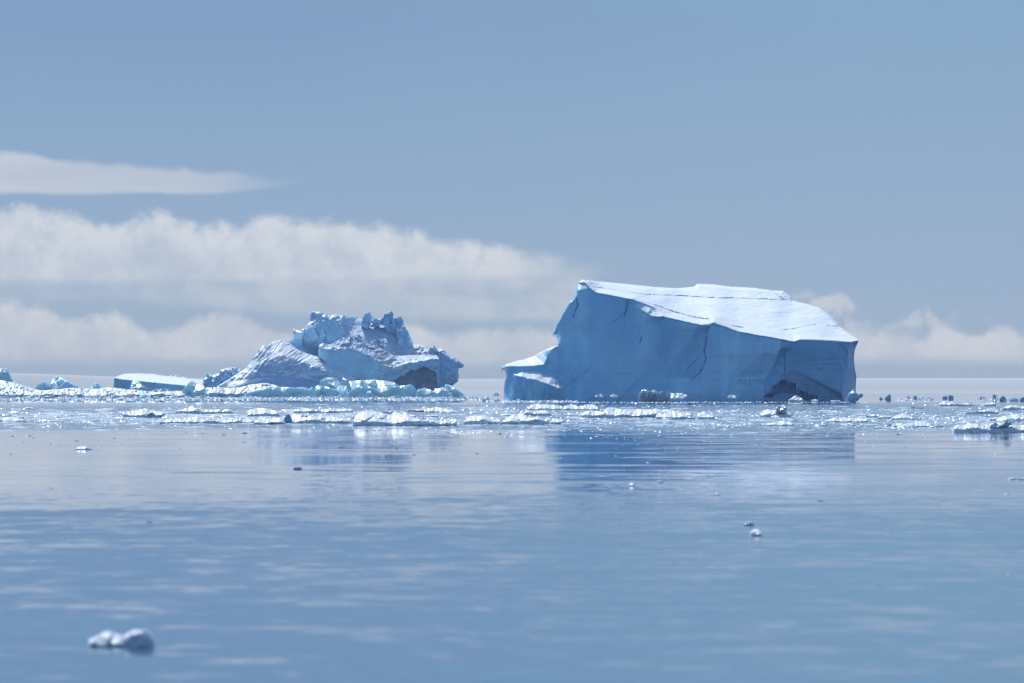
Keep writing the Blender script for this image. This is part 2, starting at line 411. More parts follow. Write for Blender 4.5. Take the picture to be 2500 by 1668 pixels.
def interp(ctrl, X, Y, lines=()):
    """piecewise-linear depth over a triangulation of the control points; `lines` are break-lines [(x,y,d)...]"""
    pts = [c for c in ctrl]; edges = []
    for ln in lines:
        i0 = len(pts); pts += list(ln); edges += [(i0 + k, i0 + k + 1) for k in range(len(ln) - 1)]
    P0 = np.array([(p[0], p[1]) for p in pts]); D0 = np.array([p[2] for p in pts])
    x0, x1, y0, y1 = X.min(), X.max(), Y.min(), Y.max(); ex, ey = (x1 - x0) * .3 + 5, (y1 - y0) * .5 + 5
    far = []
    for fx in (x0 - ex, (x0 * 2 + x1) / 3, (x0 + 2 * x1) / 3, x1 + ex):
        for fy in (y0 - ey, (y0 + y1) / 2, y1 + ey):
            if x0 <= fx <= x1 and y0 <= fy <= y1: continue
            j = np.argmin((P0[:, 0] - fx) ** 2 + (P0[:, 1] - fy) ** 2); far.append((fx, fy, D0[j]))
    pts = pts + far
    r = delaunay_2d_cdt([Vector((p[0], p[1])) for p in pts], edges, [], 0, 1e-5)
    vo, fo, orig = r[0], r[2], r[3]
    dv = []
    allp = np.array([(p[0], p[1]) for p in pts]); alld = np.array([p[2] for p in pts])
    for v, o in zip(vo, orig):
        if o: dv.append(alld[o[0]])
        else:
            w = 1 / ((allp[:, 0] - v.x) ** 2 + (allp[:, 1] - v.y) ** 2 + 1e-6) ** 1.5; dv.append((w * alld).sum() / w.sum())
    out = np.zeros(X.shape)
    gx, gy = X[0, :], Y[:, 0]
    for f in fo:
        (ax, ay), (bx, by), (cx, cy) = [(vo[i].x, vo[i].y) for i in f[:3]]
        da, db, dc = [dv[i] for i in f[:3]]
        i0, i1 = np.searchsorted(gx, min(ax, bx, cx)), np.searchsorted(gx, max(ax, bx, cx), 'right')
        j0, j1 = np.searchsorted(gy, min(ay, by, cy)), np.searchsorted(gy, max(ay, by, cy), 'right')
        if i1 <= i0 or j1 <= j0: continue
        xx, yy = X[j0:j1, i0:i1], Y[j0:j1, i0:i1]
        det = (by - cy) * (ax - cx) + (cx - bx) * (ay - cy)
        if abs(det) < 1e-9: continue
        a = ((by - cy) * (xx - cx) + (cx - bx) * (yy - cy)) / det
        b = ((cy - ay) * (xx - cx) + (ax - cx) * (yy - cy)) / det
        c = 1 - a - b
        m = (a >= -1e-7) & (b >= -1e-7) & (c >= -1e-7)
        o = out[j0:j1, i0:i1]; o[m] = (a * da + b * db + c * dc)[m]
    return out

def world_pt(px, py, Y):
    return np.stack([(px - 1250) / F * Y, Y + 0 * px, EYE - (py - HZ) / F * Y], -1)

def sculpt(outline, dist, depth, res=1.2, thick=15., jag=(0, 10), rnd=(0, 1), regions=(), seed=0):
    """A closed ice body: a front surface carved by depth(X,Y,s) metres behind `dist`, a lumpy back surface
    `thick` metres further, and the rim between them.  Returns {region: (verts, quads)}; region 0 is the body."""
    xs = [p[0] for p in outline]; ys = [p[1] for p in outline]
    X, Y = np.meshgrid(np.arange(min(xs) - 3 * res - jag[0], max(xs) + 3 * res + jag[0], res), np.arange(min(ys) - 3 * res - jag[0], max(ys) + 3 * res, res))
    s = poly_sd(X, Y, outline)
    if jag[0]: s = s + jag[0] * fbm(X / jag[1], Y / jag[1], seed + 77, 4, .6)
    D = depth(X, Y, s)
    if rnd[0]:
        k = np.clip(s / rnd[1], 0, 1); D = D + rnd[0] * (1 - np.sqrt(1 - (1 - k) ** 2))
    ins = s > 0
    cell = ins[:-1, :-1] & ins[1:, :-1] & ins[:-1, 1:] & ins[1:, 1:]
    gy, gx = np.gradient(s, res)
    k = np.where((s > 0) & (s < res * 1.6), s, 0) / np.maximum(gx * gx + gy * gy, .3)
    PX, PY = X - gx * k, Y - gy * k
    Yf = dist + D
    dmax = dist + D[ins].max() if ins.any() else dist
    Yb = dmax + thick * (.25 + .75 * np.sqrt(np.clip(s / (8 * res + .15 * (max(ys) - min(ys))), 0, 1))) + thick * .2 * fbm(X / 40, Y / 40, seed + 5)
    H, Wd = X.shape; n = H * Wd
    VF = world_pt(PX, PY, Yf).reshape(-1, 3)
    VB = world_pt(PX, PY, Yb).reshape(-1, 3)
    VB[:, 0] = ((PX - 1250) / F * Yf).reshape(-1); VB[:, 2] = np.minimum(VB[:, 2], VF[:, 2])
    VB[:, 2] = VF[:, 2]
    idx = np.arange(n).reshape(H, Wd)
    a, b, c, d_ = idx[:-1, :-1], idx[:-1, 1:], idx[1:, 1:], idx[1:, :-1]
    quads = np.stack([a, d_, c, b], -1)
    reg = np.zeros(cell.shape, int)
    Xc, Yc = (X[:-1, :-1] + X[1:, 1:]) / 2, (Y[:-1, :-1] + Y[1:, 1:]) / 2
    for i, fn in enumerate(regions): reg[fn(Xc, Yc)] = i + 1
    VV = np.concatenate([VF, VB])
    out = {}
    body = [quads[cell & (reg == 0)], (quads[cell] + n)[:, ::-1]]
    cp = np.pad(cell, 1)
    for (dy_, dx_, p, q) in ((-1, 0, a, b), (1, 0, c, d_), (0, -1, d_, a), (0, 1, b, c)):
        m = cell & ~cp[1 + dy_:1 + dy_ + cell.shape[0], 1 + dx_:1 + dx_ + cell.shape[1]]
        body.append(np.stack([p[m], q[m], q[m] + n, p[m] + n], -1))
    out[0] = (VV, np.concatenate(body))
    for i in range(len(regions)):
        q = quads[cell & (reg == i + 1)]
        if len(q): out[i + 1] = (VV, q)
    return out

def in_poly(pts, jag=0, sc=6, seed=0):
    def f(X, Y): return poly_sd(X, Y, pts) + (jag * fbm(X / sc, Y / sc, seed, 3) if jag else 0) > 0
    return f
def near_line(pts, w, seed=0):
    def f(X, Y): return seg_dist(X, Y, pts, False) + .7 * w * fbm(X / 9, Y / 9, seed, 3) < w
    return f

# ------------------------------------------------------------------ setting: sea and far ice shelf
def sea():
    xs = np.linspace(-1, 1, 41); rows = np.concatenate([[-400, -50, 0], np.geomspace(20, 60000, 60)])
    X, Y = np.meshgrid(xs, rows)
    V_ = np.stack([X * 30000 * np.clip(.02 + Y / 60000 + .01, .02, 1.), Y, 0 * X], -1).reshape(-1, 3)
    idx = np.arange(X.size).reshape(X.shape)
    q = np.stack([idx[:-1, :-1], idx[:-1, 1:], idx[1:, 1:], idx[1:, :-1]], -1).reshape(-1, 4)
    o = mesh_obj('sea_water', V_, q, 'water'); tag(o, kind='structure')
sea()
def shelf():
    # low snow-covered ice shelf on the horizon, 26 km off, its top dipping gently to the right at its left end
    Y0 = 26000.; n = 220
    px = np.linspace(-1500, 4000, n)
    top = np.interp(px, [-1500, 0, 90, 280, 500, 900, 1400, 2500, 4000], [900, 911, 912.5, 920, 924.5, 925, 925, 923, 923]) + .4 * fbm(px / 160, px * 0, 3)
    rows = []
    for f, dy_ in ((0, 0), (0, 2.), (.06, 16), (.3, 46), (.62, 92), (.86, 128), (1, 158), (1., 6000)):
        Y = Y0 + dy_
        z = EYE - (top - HZ) / F * Y0
        rows.append(np.stack([(px - 1250) / F * Y0, 0 * px + Y, -5 + (z + 5) * (f if dy_ else 0) + (3 if dy_ == 2. else 0)], -1))
    V_ = np.concatenate(rows); idx = np.arange(len(V_)).reshape(len(rows), n)
    q = np.stack([idx[:-1, :-1], idx[:-1, 1:], idx[1:, 1:], idx[1:, :-1]], -1).reshape(-1, 4)
    o = mesh_obj('snow_covered_terrain', V_, q, 'shelf'); tag(o, kind='structure')
shelf()

# ------------------------------------------------------------------ the table berg on the right
BD = 1990.
def table_berg():
    back = [(1420, 683), (1468, 688), (1534, 694), (1600, 701), (1645, 703.5), (1657, 703.7), (1696, 700), (1703, 693), (1742, 694.5), (1784, 700), (1841, 703), (1876, 708),
            (1883, 709), (1912.5, 710), (1933, 725.5), (1934, 733.5), (1968, 741.6), (2002, 752), (2023, 766), (2037, 782), (2050, 798), (2073, 814), (2096, 829)]
    right = [(2094, 838), (2088, 851), (2086, 862), (2085, 881), (2087, 899), (2091, 920), (2089.5, 940), (2089, 956), (2086, 977), (2085, 992)]
    left = [(1229, 992), (1229.8, 959), (1230.5, 943), (1232, 930), (1236.4, 919), (1234, 908), (1230, 901), (1226, 899), (1227.6, 894.6), (1237.5, 889), (1257, 882.4), (1279.6, 878), (1304, 869),
            (1317, 861), (1335, 852.5), (1348, 848), (1361.5, 842.6), (1367, 835), (1366, 826), (1362.6, 818), (1351.5, 817), (1351.5, 810.5), (1356, 801.6), (1360, 788), (1368, 777), (1375, 764),
            (1382.5, 751), (1390, 737.5), (1397, 733), (1404.6, 724), (1408, 717.5), (1409, 704), (1412, 693)]
    outline = left + back + right
    # the cliff's upper edge, left to right, with its depth
    lip = [(1412, 690, 8), (1426, 688, 8), (1432, 693, 7), (1437, 700, 6), (1455, 714, 5), (1490, 720, 4), (1527, 727.5, 2.5), (1543, 730, 2), (1570, 740, 3), (1592, 748.5, 3.), (1589, 757, 1), (1580, 766, -1),
           (1594, 772, -1.5), (1623, 774, -1.5), (1639, 777, -1.5), (1678, 786, -2), (1710, 793, -3), (1732, 796, -2.5), (1742, 788, -2), (1772, 798, -3), (1802, 809, -4), (1853, 818.6, -6), (1887, 824, -7), (1938, 833.5, -9),
           (1952, 829, -8), (2002, 830, -4), (2078, 834.6, 3), (2096, 830, 8)]
    topd = [(1420, 683, 17), (1468, 688, 38), (1534, 694, 46), (1600, 701, 50), (1657, 704, 54), (1703, 693, 62), (1742, 695, 62), (1784, 700, 62), (1841, 703, 62), (1912, 710, 62), (1933, 726, 57), (1934, 733, 54),
            (1968, 741.6, 52), (2002, 752, 48), (2023, 766, 43), (2037, 782, 36), (2050, 798, 29), (2073, 814, 19), (2095, 829, 10)]
    dip = [(x, y + 3, d_ + .8) for x, y, d_ in lip]                     # cliff face just under the lip
    cliff = [(1409, 710, 6), (1382, 752, 5), (1356, 802, 3.5), (1352, 812, 2.5), (1366, 828, 6), (1362, 842, 4), (1385, 835, 4),
             (1440, 760, 4), (1430, 810, 5), (1410, 850, 3.4), (1400, 800, 4.4), (1470, 760, 4), (1470, 830, 2.6), (1515, 745, 2.8), (1525, 800, 2.), (1547, 744, 3), (1560, 800, 1.5), (1590, 790, .2), (1596, 860, -.5), (1640, 800, -.8),
             (1700, 800, -2), (1690, 830, -.2), (1660, 890, .8), (1640, 905, 0), (1722, 812, -.5), (1720, 860, .8), (1700, 905, 1), (1734, 812, -2.6), (1745, 860, -2.6), (1730, 910, -2.4),
             (1800, 860, -4), (1800, 920, -3.6), (1860, 860, -6), (1896, 865, -7), (1905, 850, -7.6), (1908, 870, -5.4), (1898, 895, -4.6), (1885, 915, -4.), (1935, 850, -8.), (1930, 900, -6.8), (1990, 880, -3.6),
             (2050, 880, 1), (2062, 900, 2.), (2055, 960, 1), (2072, 850, 3.6), (2070, 900, 4.6), (2058, 975, 3), (2092, 850, 20), (2086, 900, 24), (2089, 970, 22),
             (1480, 880, 1), (1440, 895, .4), (1400, 905, 0), (1375, 890, 1), (1345, 884, 1), (1480, 930, -1.4), (1560, 930, -1.4), (1600, 960, -3.), (1700, 960, -4), (1800, 970, -5), (1860, 970, -6), (1440, 970, -4)]
    led_hi = [(1226, 899, 2), (1237, 893, -1), (1280, 893.5, -2), (1304, 893, -2), (1327, 889, -1), (1336, 872, 1.2), (1350, 850, 2.6)]
    led_top = [(1237.5, 888, 4), (1257, 881, 7), (1280, 876, 9), (1304, 867, 9), (1317, 859, 6), (1335, 851, 3.5), (1348, 847, 3), (1361, 842, 2.8)]
    foot = [(1250, 912, -2.0), (1249, 920, -2.6), (1252, 928, -3.2), (1238, 905, -1.2), (1280, 900, -2.2), (1330, 901, -1.6), (1345, 905, -1.6)]
    pl_hi = [(1258, 913, -2.8), (1276, 906.5, -2.6), (1302, 908, -2.6), (1323, 911.5, -2.6), (1328, 917, -2.8), (1350, 920.5, -2.8), (1361, 929, -3.), (1363, 936, -3.4), (1375, 945, -4.)]
    pl_lo = [(1258, 915, -5), (1273.5, 919, -6.8), (1288.5, 925, -7.6), (1306, 926, -7.8), (1317, 931, -8), (1336, 937, -8), (1363, 947.5, -7.), (1376, 948, -4.6)]
    foot2 = [(1232, 930, -1), (1231, 960, -1.5), (1262, 930, -5.6), (1290, 940, -7.8), (1330, 950, -8.3), (1300, 985, -9), (1250, 985, -6), (1380, 955, -4.8), (1400, 985, -5.5), (1385, 925, -1.8), (1400, 945, -2.6)]
    cave = [(1865, 969), (1887, 957.6), (1886, 942.6), (1898, 941), (1907.6, 929), (1922.6, 930), (1943, 937), (1950, 951), (1977, 962), (1996, 967), (1996, 975), (1963, 978), (1936, 962), (1902, 960), (1882, 973)]
    crack = [(1736, 779), (1731, 798), (1725, 807), (1726, 825), (1719.5, 858), (1724, 874), (1722, 885), (1715, 899), (1708, 913), (1692, 924)]
    seam1 = [(1437, 700), (1470, 703.5), (1530, 711), (1580, 720), (1640, 721.5), (1700, 725), (1760, 728), (1830, 729), (1895, 732), (1925, 733)]
    seam2 = [(1543, 730), (1575, 738), (1600, 745), (1640, 760), (1680, 771), (1712, 778), (1735, 779.5)]
    seam3 = [(1580, 720), (1570, 725), (1556, 728), (1543, 730)]
    seam4 = [(1883, 709), (1900, 722), (1912, 730)]
    fine = [[(1745, 788), (1790, 796), (1815, 801)], [(1905, 806), (1935, 804), (1970, 796), (1995, 793)], [(2020, 796), (2048, 797.5)]]
    drop = [(1700, 930), (1800, 930), (1900, 930)]
    lipxy = [(a, b) for a, b, _ in lip]
    snowpoly = lipxy + [(2110, 820), (2060, 780), (1990, 720), (1900, 690), (1650, 670), (1410, 670)]
    def depth(X, Y, s):
        D = interp(topd + cliff + foot + foot2, X, Y, (lip, dip, led_hi, led_top, pl_hi, pl_lo))
        sn = poly_sd(X, Y, snowpoly); top = sstep(sn, -1, 3)
        D = blur(D, 1)
        Dt = blur(blur(interp(topd + lip, X, Y), 14), 9)
        tw = sstep(sn, 0, 14) * sstep(s, 0, 8)
        D = D * (1 - tw) + Dt * tw
        # cliff texture: broad flutes, faint horizontal bedding, small facets
        cl = 1 - top
        D = D + cl * (.8 * fbm(X / 60, Y / 110, 4, 3) + .5 * blur(facets((X + .25 * Y) / 75 + .15 * fbm(X / 40, Y / 40, 8), Y / 150, 33, .9), 1) + .10 * fbm(X / 14, Y / 20, 9, 3) + .22 * ridged((X + .2 * Y) / 26, Y / 130, 34, 3) * sstep(fbm(X / 60, Y / 60, 35, 2), -.2, .4)
                      + .04 * fbm(X / 90, Y / 2.6, 6, 3) * sstep(X, 1580, 1640) + .11 * fbm(X / 90, Y / 3.2, 16, 3) * sstep(X, 1890, 1930))
        D = D + top * (1.2 * fbm(X / 90, Y / 16, 12, 4) + .4 * fbm(X / 20, Y / 4, 13, 3))
        # hollow at the waterline with its hanging icicle curtain
        cv = poly_sd(X, Y, cave) + 2.5 * fbm(X / 5, Y / 12, 14, 2) + 3 * np.abs(perlin(X / 4.5, Y / 60, 15)) - 1
        D = D + 3. * sstep(cv, -1, 2.5)
        w2 = sstep(X, 1790, 1810) * sstep(1862 + 0 * X, X - 8, X) * sstep(Y, 925, 931) * sstep(941 + 4 * perlin(X / 5, Y * 0, 4), Y - 3, Y + 1)
        D = D + .7 * w2 * sstep(perlin(X / 4.5, Y / 40, 41), -.3, .5)
        for ln, wd, dp in ((crack, 2.2, .8), (seam1, 1.2, 1.0), (seam2, 1.4, 1.2), (seam3, .9, .9), (seam4, .9, 1.), (([(1408, 728), (1411, 745), (1402, 765), (1400, 775)]), 2.6, 1.4),
                           ([(1534, 738), (1530, 750), (1525, 772)], 1.8, 1.2), ([(1567, 822), (1562, 838)], 1.3, 1.), ([(1668, 925), (1680, 900), (1706, 872)], 1.4, .6), ([(1915, 855), (1916, 910), (1905, 922)], 1.5, .7)):
            q = seg_dist(X, Y, ln, False) + 1.2 * fbm(X / 6, Y / 6, 22, 3)
            D = D + dp * (.75 + fbm(X / 25, Y / 25, 23, 2)) * (1 - sstep(q, wd * .25, wd))
        for ln in fine: D = D + .7 * (1 - sstep(seg_dist(X, Y, ln, False), .3, 1.2))
        # melt-water flutes under the lower ledge
        fl = sstep(Y, 925, 932) * sstep(X, 1265, 1280) * sstep(1375 + 0 * X, X - 10, X + 5) * sstep(975 + 0 * X, Y - 30, Y)
        D = D + .45 * fl * perlin(X / 2.2, Y / 40, 18)
        return D
    root = empty('iceberg', (float((1660 - 1250) / F * BD), BD + 20, 0), 'huge tilted table iceberg with a smooth white snow top and sheer blue cliff', 'iceberg')
    ledge1 = [(1226, 896), (1237.5, 891.5), (1258, 891), (1280, 892.5), (1304, 892), (1327, 888), (1324, 874), (1340, 856), (1350, 846), (1300, 860), (1240, 880)]
    ledge2 = [(1257, 914), (1276, 906), (1302, 907.6), (1322.6, 911), (1328, 916.5), (1350, 920), (1361, 928), (1362.5, 936), (1374, 945), (1363, 947), (1336, 936.5), (1317, 930), (1306, 925), (1288.5, 924), (1273.5, 917.5)]
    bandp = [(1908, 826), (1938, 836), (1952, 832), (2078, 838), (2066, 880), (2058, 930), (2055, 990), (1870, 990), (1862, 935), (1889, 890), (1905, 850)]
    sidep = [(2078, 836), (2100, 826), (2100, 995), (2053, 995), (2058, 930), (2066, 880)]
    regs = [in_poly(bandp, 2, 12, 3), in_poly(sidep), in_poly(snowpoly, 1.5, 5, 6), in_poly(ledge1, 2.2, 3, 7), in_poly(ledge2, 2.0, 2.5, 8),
            lambda X, Y: near_line(seam1, .7, 1)(X, Y) | near_line(seam2, .8, 2)(X, Y) | near_line(seam3, .5, 3)(X, Y) | near_line(seam4, .5, 3)(X, Y),
            near_line(crack[2:], .9, 4), in_poly([(1733, 783), (1738, 785), (1737, 800), (1734, 812), (1731, 812), (1732, 797)]),
            in_poly(cave, 2.5, 4, 14)]
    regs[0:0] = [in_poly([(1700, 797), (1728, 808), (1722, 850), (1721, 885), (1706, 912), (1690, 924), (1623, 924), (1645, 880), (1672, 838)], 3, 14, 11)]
    out = sculpt(outline, BD, depth, 1.15, 30, (0, 5), (2.2, 4), regs, 3)
    L = root.location
    names = {0: ('cliff', 'bluecliff', None), 1: ('cliff_face', 'panel', 'slanting panel left of the long crack, shade tinted slightly into its ice'), 2: ('cliff_face', 'banded', 'horizontally banded cliff face at the right, darkened in colour for its shade'), 3: ('cliff_face', 'banded', 'narrow end face darkened in colour for its shade'), 4: ('snow_top', 'snow', None),
             5: ('snow_ledge', 'snow', 'upper snow ledge on the low toe'), 6: ('snow_ledge', 'snow', 'feathered white ledge on the toe'), 7: ('crevasse', 'crevasse', None), 8: ('crack', 'crack', None), 9: ('ice_lens', 'aqua', 'bright aqua sliver of ice'), 10: ('hollow', 'deep', 'hollow behind the icicle curtain, its shade coloured dark blue')}
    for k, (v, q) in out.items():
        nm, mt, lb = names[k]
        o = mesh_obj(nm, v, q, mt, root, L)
        if lb: o['label'] = lb
    # icicles hanging from the two noses and the curtain over the hollow
    rng = random.Random(4)
    def icicle(px, py, lpx, wpx, dd, lean=0):
        n, rings = 7, 6; V_ = []; q = []
        Y = BD + dd; c = world_pt(np.array(px), np.array(py), Y); k = Y / F
        for r in range(rings):
            t = r / (rings - 1); rad = wpx * k * .5 * (1 - t) ** .8 + .01
            for j in range(n):
                a = 2 * math.pi * j / n
                V_.append((c[0] + rad * math.cos(a) * (1 + .2 * rng.random()) + lean * k * t * t, c[1] + rad * math.sin(a), c[2] - t * lpx * k))
        for r in range(rings - 1):
            for j in range(n): q.append((r * n + j, r * n + (j + 1) % n, (r + 1) * n + (j + 1) % n, (r + 1) * n + j))
        mesh_obj('icicle', V_, q, 'icicle', root, L)
    for a in ((1227, 899, 13, 2.6, 3, -3), (1353, 815, 6, 1.6, 8, 0), (1360, 817, 11, 2, 9, 1), (1363, 817, 6, 1.6, 10, 0), (1356, 816, 4, 1.2, 9, 0), (1395, 737, 3, 1.2, 8, 0)): icicle(*a)
    for i in range(17):
        t = i / 16; px = 1890 + 112 * t + rng.uniform(-1.5, 1.5)
        py = np.interp(px, [1888, 1907, 1922, 1943, 1952, 1977, 2004], [941, 928, 928, 935, 948, 959, 966])
        icicle(px, float(py) - 2, rng.uniform(6, 20) * (1.5 if i % 6 == 2 else 1), rng.uniform(1.6, 3.6), float(np.interp(px, [1888, 1940, 2000], [-4.2, -6.4, -3.6])) + .1)
    return root
table_berg()

# ------------------------------------------------------------------ the rugged berg on the left
LD = 3440.
def rugged_berg():
    root = empty('iceberg', (float((840 - 1250) / F * LD), LD + 20, 0), 'rugged overturned iceberg with a furrowed white ramp and jagged blue block', 'iceberg')
    L = root.location
    # --- the smooth furrowed ramp
    ramp = [(540, 975), (520, 950), (560, 925), (580, 912), (595, 903), (610, 888), (621, 871), (630, 855.7), (637, 848), (644, 842), (653, 842.7), (661, 839), (670, 832.7), (684, 830), (699, 833.5), (710, 842), (725, 852.6), (748, 863),
            (775.7, 871), (794, 885), (820, 897), (840, 909), (856.6, 917), (866, 921.6), (879.6, 921), (876.5, 926), (866, 929), (880, 940), (880, 975)]
    crest = [(595, 903, 6), (621, 871, 8), (644, 842, 10), (670, 833, 18), (690, 830, 20), (710, 842, 17), (748, 863, 14), (776, 871, 12), (820, 897, 8), (856, 917, 3), (879, 921, 1)]
    mid = [(560, 930, 0), (620, 900, -.5), (650, 880, -1), (690, 868, 3), (730, 880, 2), (775, 895, -1), (815, 912, -2.5), (850, 925, -3)]
    low = [(540, 955, -4), (590, 940, -6), (640, 930, -6), (700, 925, -5.), (760, 925, -4.6), (810, 927, -4.4), (850, 933, -4.2)]
    base = [(540, 975, -5), (640, 975, -7.2), (760, 975, -6.4), (880, 975, -5)]
    xs_ = np.linspace(480, 900, 200); th = np.radians(np.interp(xs_, [520, 570, 640, 700, 800, 880], [28, 48, 52, 33, 22, 10]))
    G = np.concatenate([[0], np.cumsum(np.tan(th)[:-1] * np.diff(xs_))])
    def dA(X, Y, s):
        D = blur(interp(mid + base, X, Y, (crest, low)), 4)
        psi = Y + np.interp(X, xs_, G) + 11 * fbm(X / 60, Y / 50, 61, 3)
        amp = .15 + 1.0 * sstep(fbm(X / 26, Y / 22, 62, 3), -.35, .4)
        lower = sstep(Y, np.interp(X, [560, 640, 700, 760, 820, 880], [925, 915, 918, 926, 924, 930]), np.interp(X, [560, 640, 700, 760, 820, 880], [925, 915, 918, 926, 924, 930]) + 9)
        f = ridged(psi / 9., X / 60, 63, 4, .6)
        D = D - 1.35 * amp * f * (1 - .85 * lower) - .5 * ridged(psi / 3.4, X / 45, 66, 2) * (1 - .9 * lower)
        return D + .5 * fbm(X / 18, Y / 18, 64, 3)
    o = sculpt(ramp, LD - 14, dA, 1.0, 22, (.8, 6), (2.2, 4), (), 21)
    mesh_obj('furrowed_ramp', *o[0], 'furrow', root, L)
    # --- knobbly foot at the left end
    knob = [(493, 960), (495, 937), (497.6, 926), (503, 917), (510.6, 913), (518, 915.5), (528, 914), (536.7, 910), (539, 903), (549, 900), (560, 898), (572, 897), (580, 899), (588, 904), (600, 915), (620, 960)]
    def dK(X, Y, s):
        return 1.5 + .09 * (940 - Y) - 2.2 * facets(X / 9, Y / 9, 71, .8) + 1.2 * fbm(X / 6, Y / 6, 72, 4) + .05 * np.abs(X - 550)
    o = sculpt(knob, LD - 8, dK, 1., 14, (2.2, 6), (3, 6), (), 22)
    mesh_obj('knobbly_foot', *o[0], 'rugged', root, L)['label'] = 'pale crusted knobbly foot at the left end'
    # --- the high back block with its snow bowl
    block = [(703.7, 836), (716, 826.6), (717.5, 820.5), (713, 811), (716, 802), (725, 806), (733, 808), (737.4, 801), (742, 804), (746.6, 796), (757, 785), (755, 774.5), (757, 768), (760, 762), (771, 760.7), (780, 761), (786, 764), (789.5, 769), (797, 767), (806, 772),
             (817, 767.6), (832, 768.4), (841, 771.4), (857, 773), (872, 773), (884, 779), (905, 776), (928, 778), (960, 775), (983, 787), (988, 797.5), (996, 811), (1002, 823.5), (1008, 842), (1025, 841), (1040, 845), (1046, 851), (1057, 846.5), (1066, 851),
             (1079, 850), (1091, 863), (1099, 872.6), (1109, 872.6), (1120, 882), (1133, 891), (1128, 897), (1119, 898.6), (1118, 911), (1119, 920), (1117, 930), (1111, 936), (1103, 941.5), (1095, 944), (1092, 975), (760, 975), (740, 900)]
    rim = [(838, 772, 14), (834, 780, 11), (832, 790, 9.5), (834, 801, 8), (837.5, 811, 6.5), (835, 823.5, 5), (826, 834, 4.5), (817, 840, 5)]
    rimr = [(841, 771, 24), (838, 781, 20), (836, 791, 17), (838, 802, 14), (841, 812, 11), (839, 824, 8), (830, 836, 6), (820, 843, 5)]
    pts = [(716, 805, 17), (725, 812, 13), (740, 815, 10), (757, 780, 15), (770, 764, 15), (790, 772, 13), (765, 800, 9.5), (775, 825, 8), (800, 790, 10), (812, 775, 12), (825, 772, 14), (800, 815, 6.5), (818, 805, 8.2), (815, 826, 5.5),
           (716, 825, 16), (704, 836, 20), (730, 840, 19), (760, 850, 20), (780, 862, 20), (750, 833, 14), (785, 845, 11), (800, 845, 8),
           (872, 774, 32), (858, 800, 22), (885, 800, 24), (920, 782, 33), (910, 815, 17), (950, 815, 18), (975, 800, 26), (870, 825, 12), (900, 840, 9), (940, 845, 8), (980, 840, 12), (985, 790, 30), (1000, 820, 22), (1006, 840, 14),
           (1000, 856, 6), (1030, 842, 12), (1030, 862, 4), (1060, 849, 10), (1078, 852, 8), (1085, 865, 3), (1100, 874, 4), (1120, 884, 5), (1132, 891, 8), (1100, 900, 2), (1115, 925, 4), (1080, 930, 2), (1078, 890, 1.5),
           (900, 900, 5), (1000, 900, 6), (800, 940, 8), (900, 960, 5), (1100, 960, 6)]
    wstrip = [(1070, 858), (1076, 860), (1075, 880), (1073, 908), (1070, 911), (1068, 890)]
    def dB(X, Y, s):
        D = blur(interp(pts, X, Y, (rim, rimr)), 1)
        bowl = sstep(X, 834, 842) * sstep(860 + 0 * X, Y - 10, Y)
        lf = 1 - sstep(X, 825, 840)
        D = D + lf * (1.2 * facets(X / 20 + .25 * fbm(X / 20, Y / 20, 3), Y / 24, 81, 1.1) + .9 * facets(X / 8, Y / 9, 88, 1.) * sstep(Y, 800, 775) + .35 * fbm(X / 9, Y / 9, 82, 4))
        D = D + bowl * (1.5 * fbm(X / 34, Y / 12, 83, 3) - 1.6 * np.maximum(0, fbm(X / 18, Y / 12, 84, 4) - .2) * 3)
        rt = sstep(X, 985, 1005)
        D = D + rt * (1.3 * facets(X / 20, Y / 22, 85, .9) * .7 + .8 * fbm(X / 10, Y / 10, 86, 4))
        up = sstep(Y, 876, 858) * sstep(X, 1000, 1012)
        return D - up * 1.6 * facets(X / 14, Y / 10, 87, .8)
    regs = [in_poly([(836, 771), (834, 790), (840, 812), (836, 826), (820, 842), (860, 870), (1000, 868), (1008, 842), (995, 812), (985, 788), (925, 760), (850, 760)], 2, 5, 5),
            in_poly([(1008, 835), (1030, 835), (1080, 845), (1093, 866), (1070, 870), (1040, 868), (1000, 868), (1003, 850)], 3, 6, 9), in_poly(wstrip, 1, 3, 2)]
    o = sculpt(block, LD, dB, 1.0, 30, (1.5, 5), (3, 6), regs, 23)
    for k, (nm, mt, lb) in {0: ('upper_block', 'rugged', None), 1: ('snow_bowl', 'bowl', None), 2: ('rubble_crest', 'dirty', 'lumpy grey crest on the right shoulder'), 3: ('frost_streak', 'snow', 'upright white streak')}.items():
        if k in o:
            q = mesh_obj(nm, *o[k], mt, root, L)
            if lb: q['label'] = lb
    # --- the curling ridge and overhanging front block
    ridge = [(776, 868), (778, 852), (779, 843), (786, 839), (792, 838), (800, 841), (806, 841), (814, 838), (822, 833), (832, 828), (845, 822), (853, 820), (862, 825), (872, 821), (882, 829), (890, 838), (905, 841), (920, 843), (935, 853), (948, 860), (960, 868),
             (980, 869), (1000, 867), (1030, 866), (1052, 865), (1066, 868), (1072, 876), (1073, 905), (1071, 975), (800, 975), (795, 885)]
    crest2 = [(779, 843, 1), (792, 840, 2), (815, 840, 3), (853, 822, 5), (880, 830, 4), (905, 843, 4), (940, 856, 3), (975, 868, 5), (1030, 866, 7), (1066, 868, 5)]
    rl = [(782, 852, -2.5), (800, 855, -3), (830, 852, -2.5), (860, 850, -2.5), (885, 862, -4.5), (905, 873, -6.5), (925, 886, -7.5), (945, 898, -7.8), (975, 893, -6.5), (1000, 885, -6), (1022, 883, -6), (1050, 876, -5.5), (1068, 876, -4)]
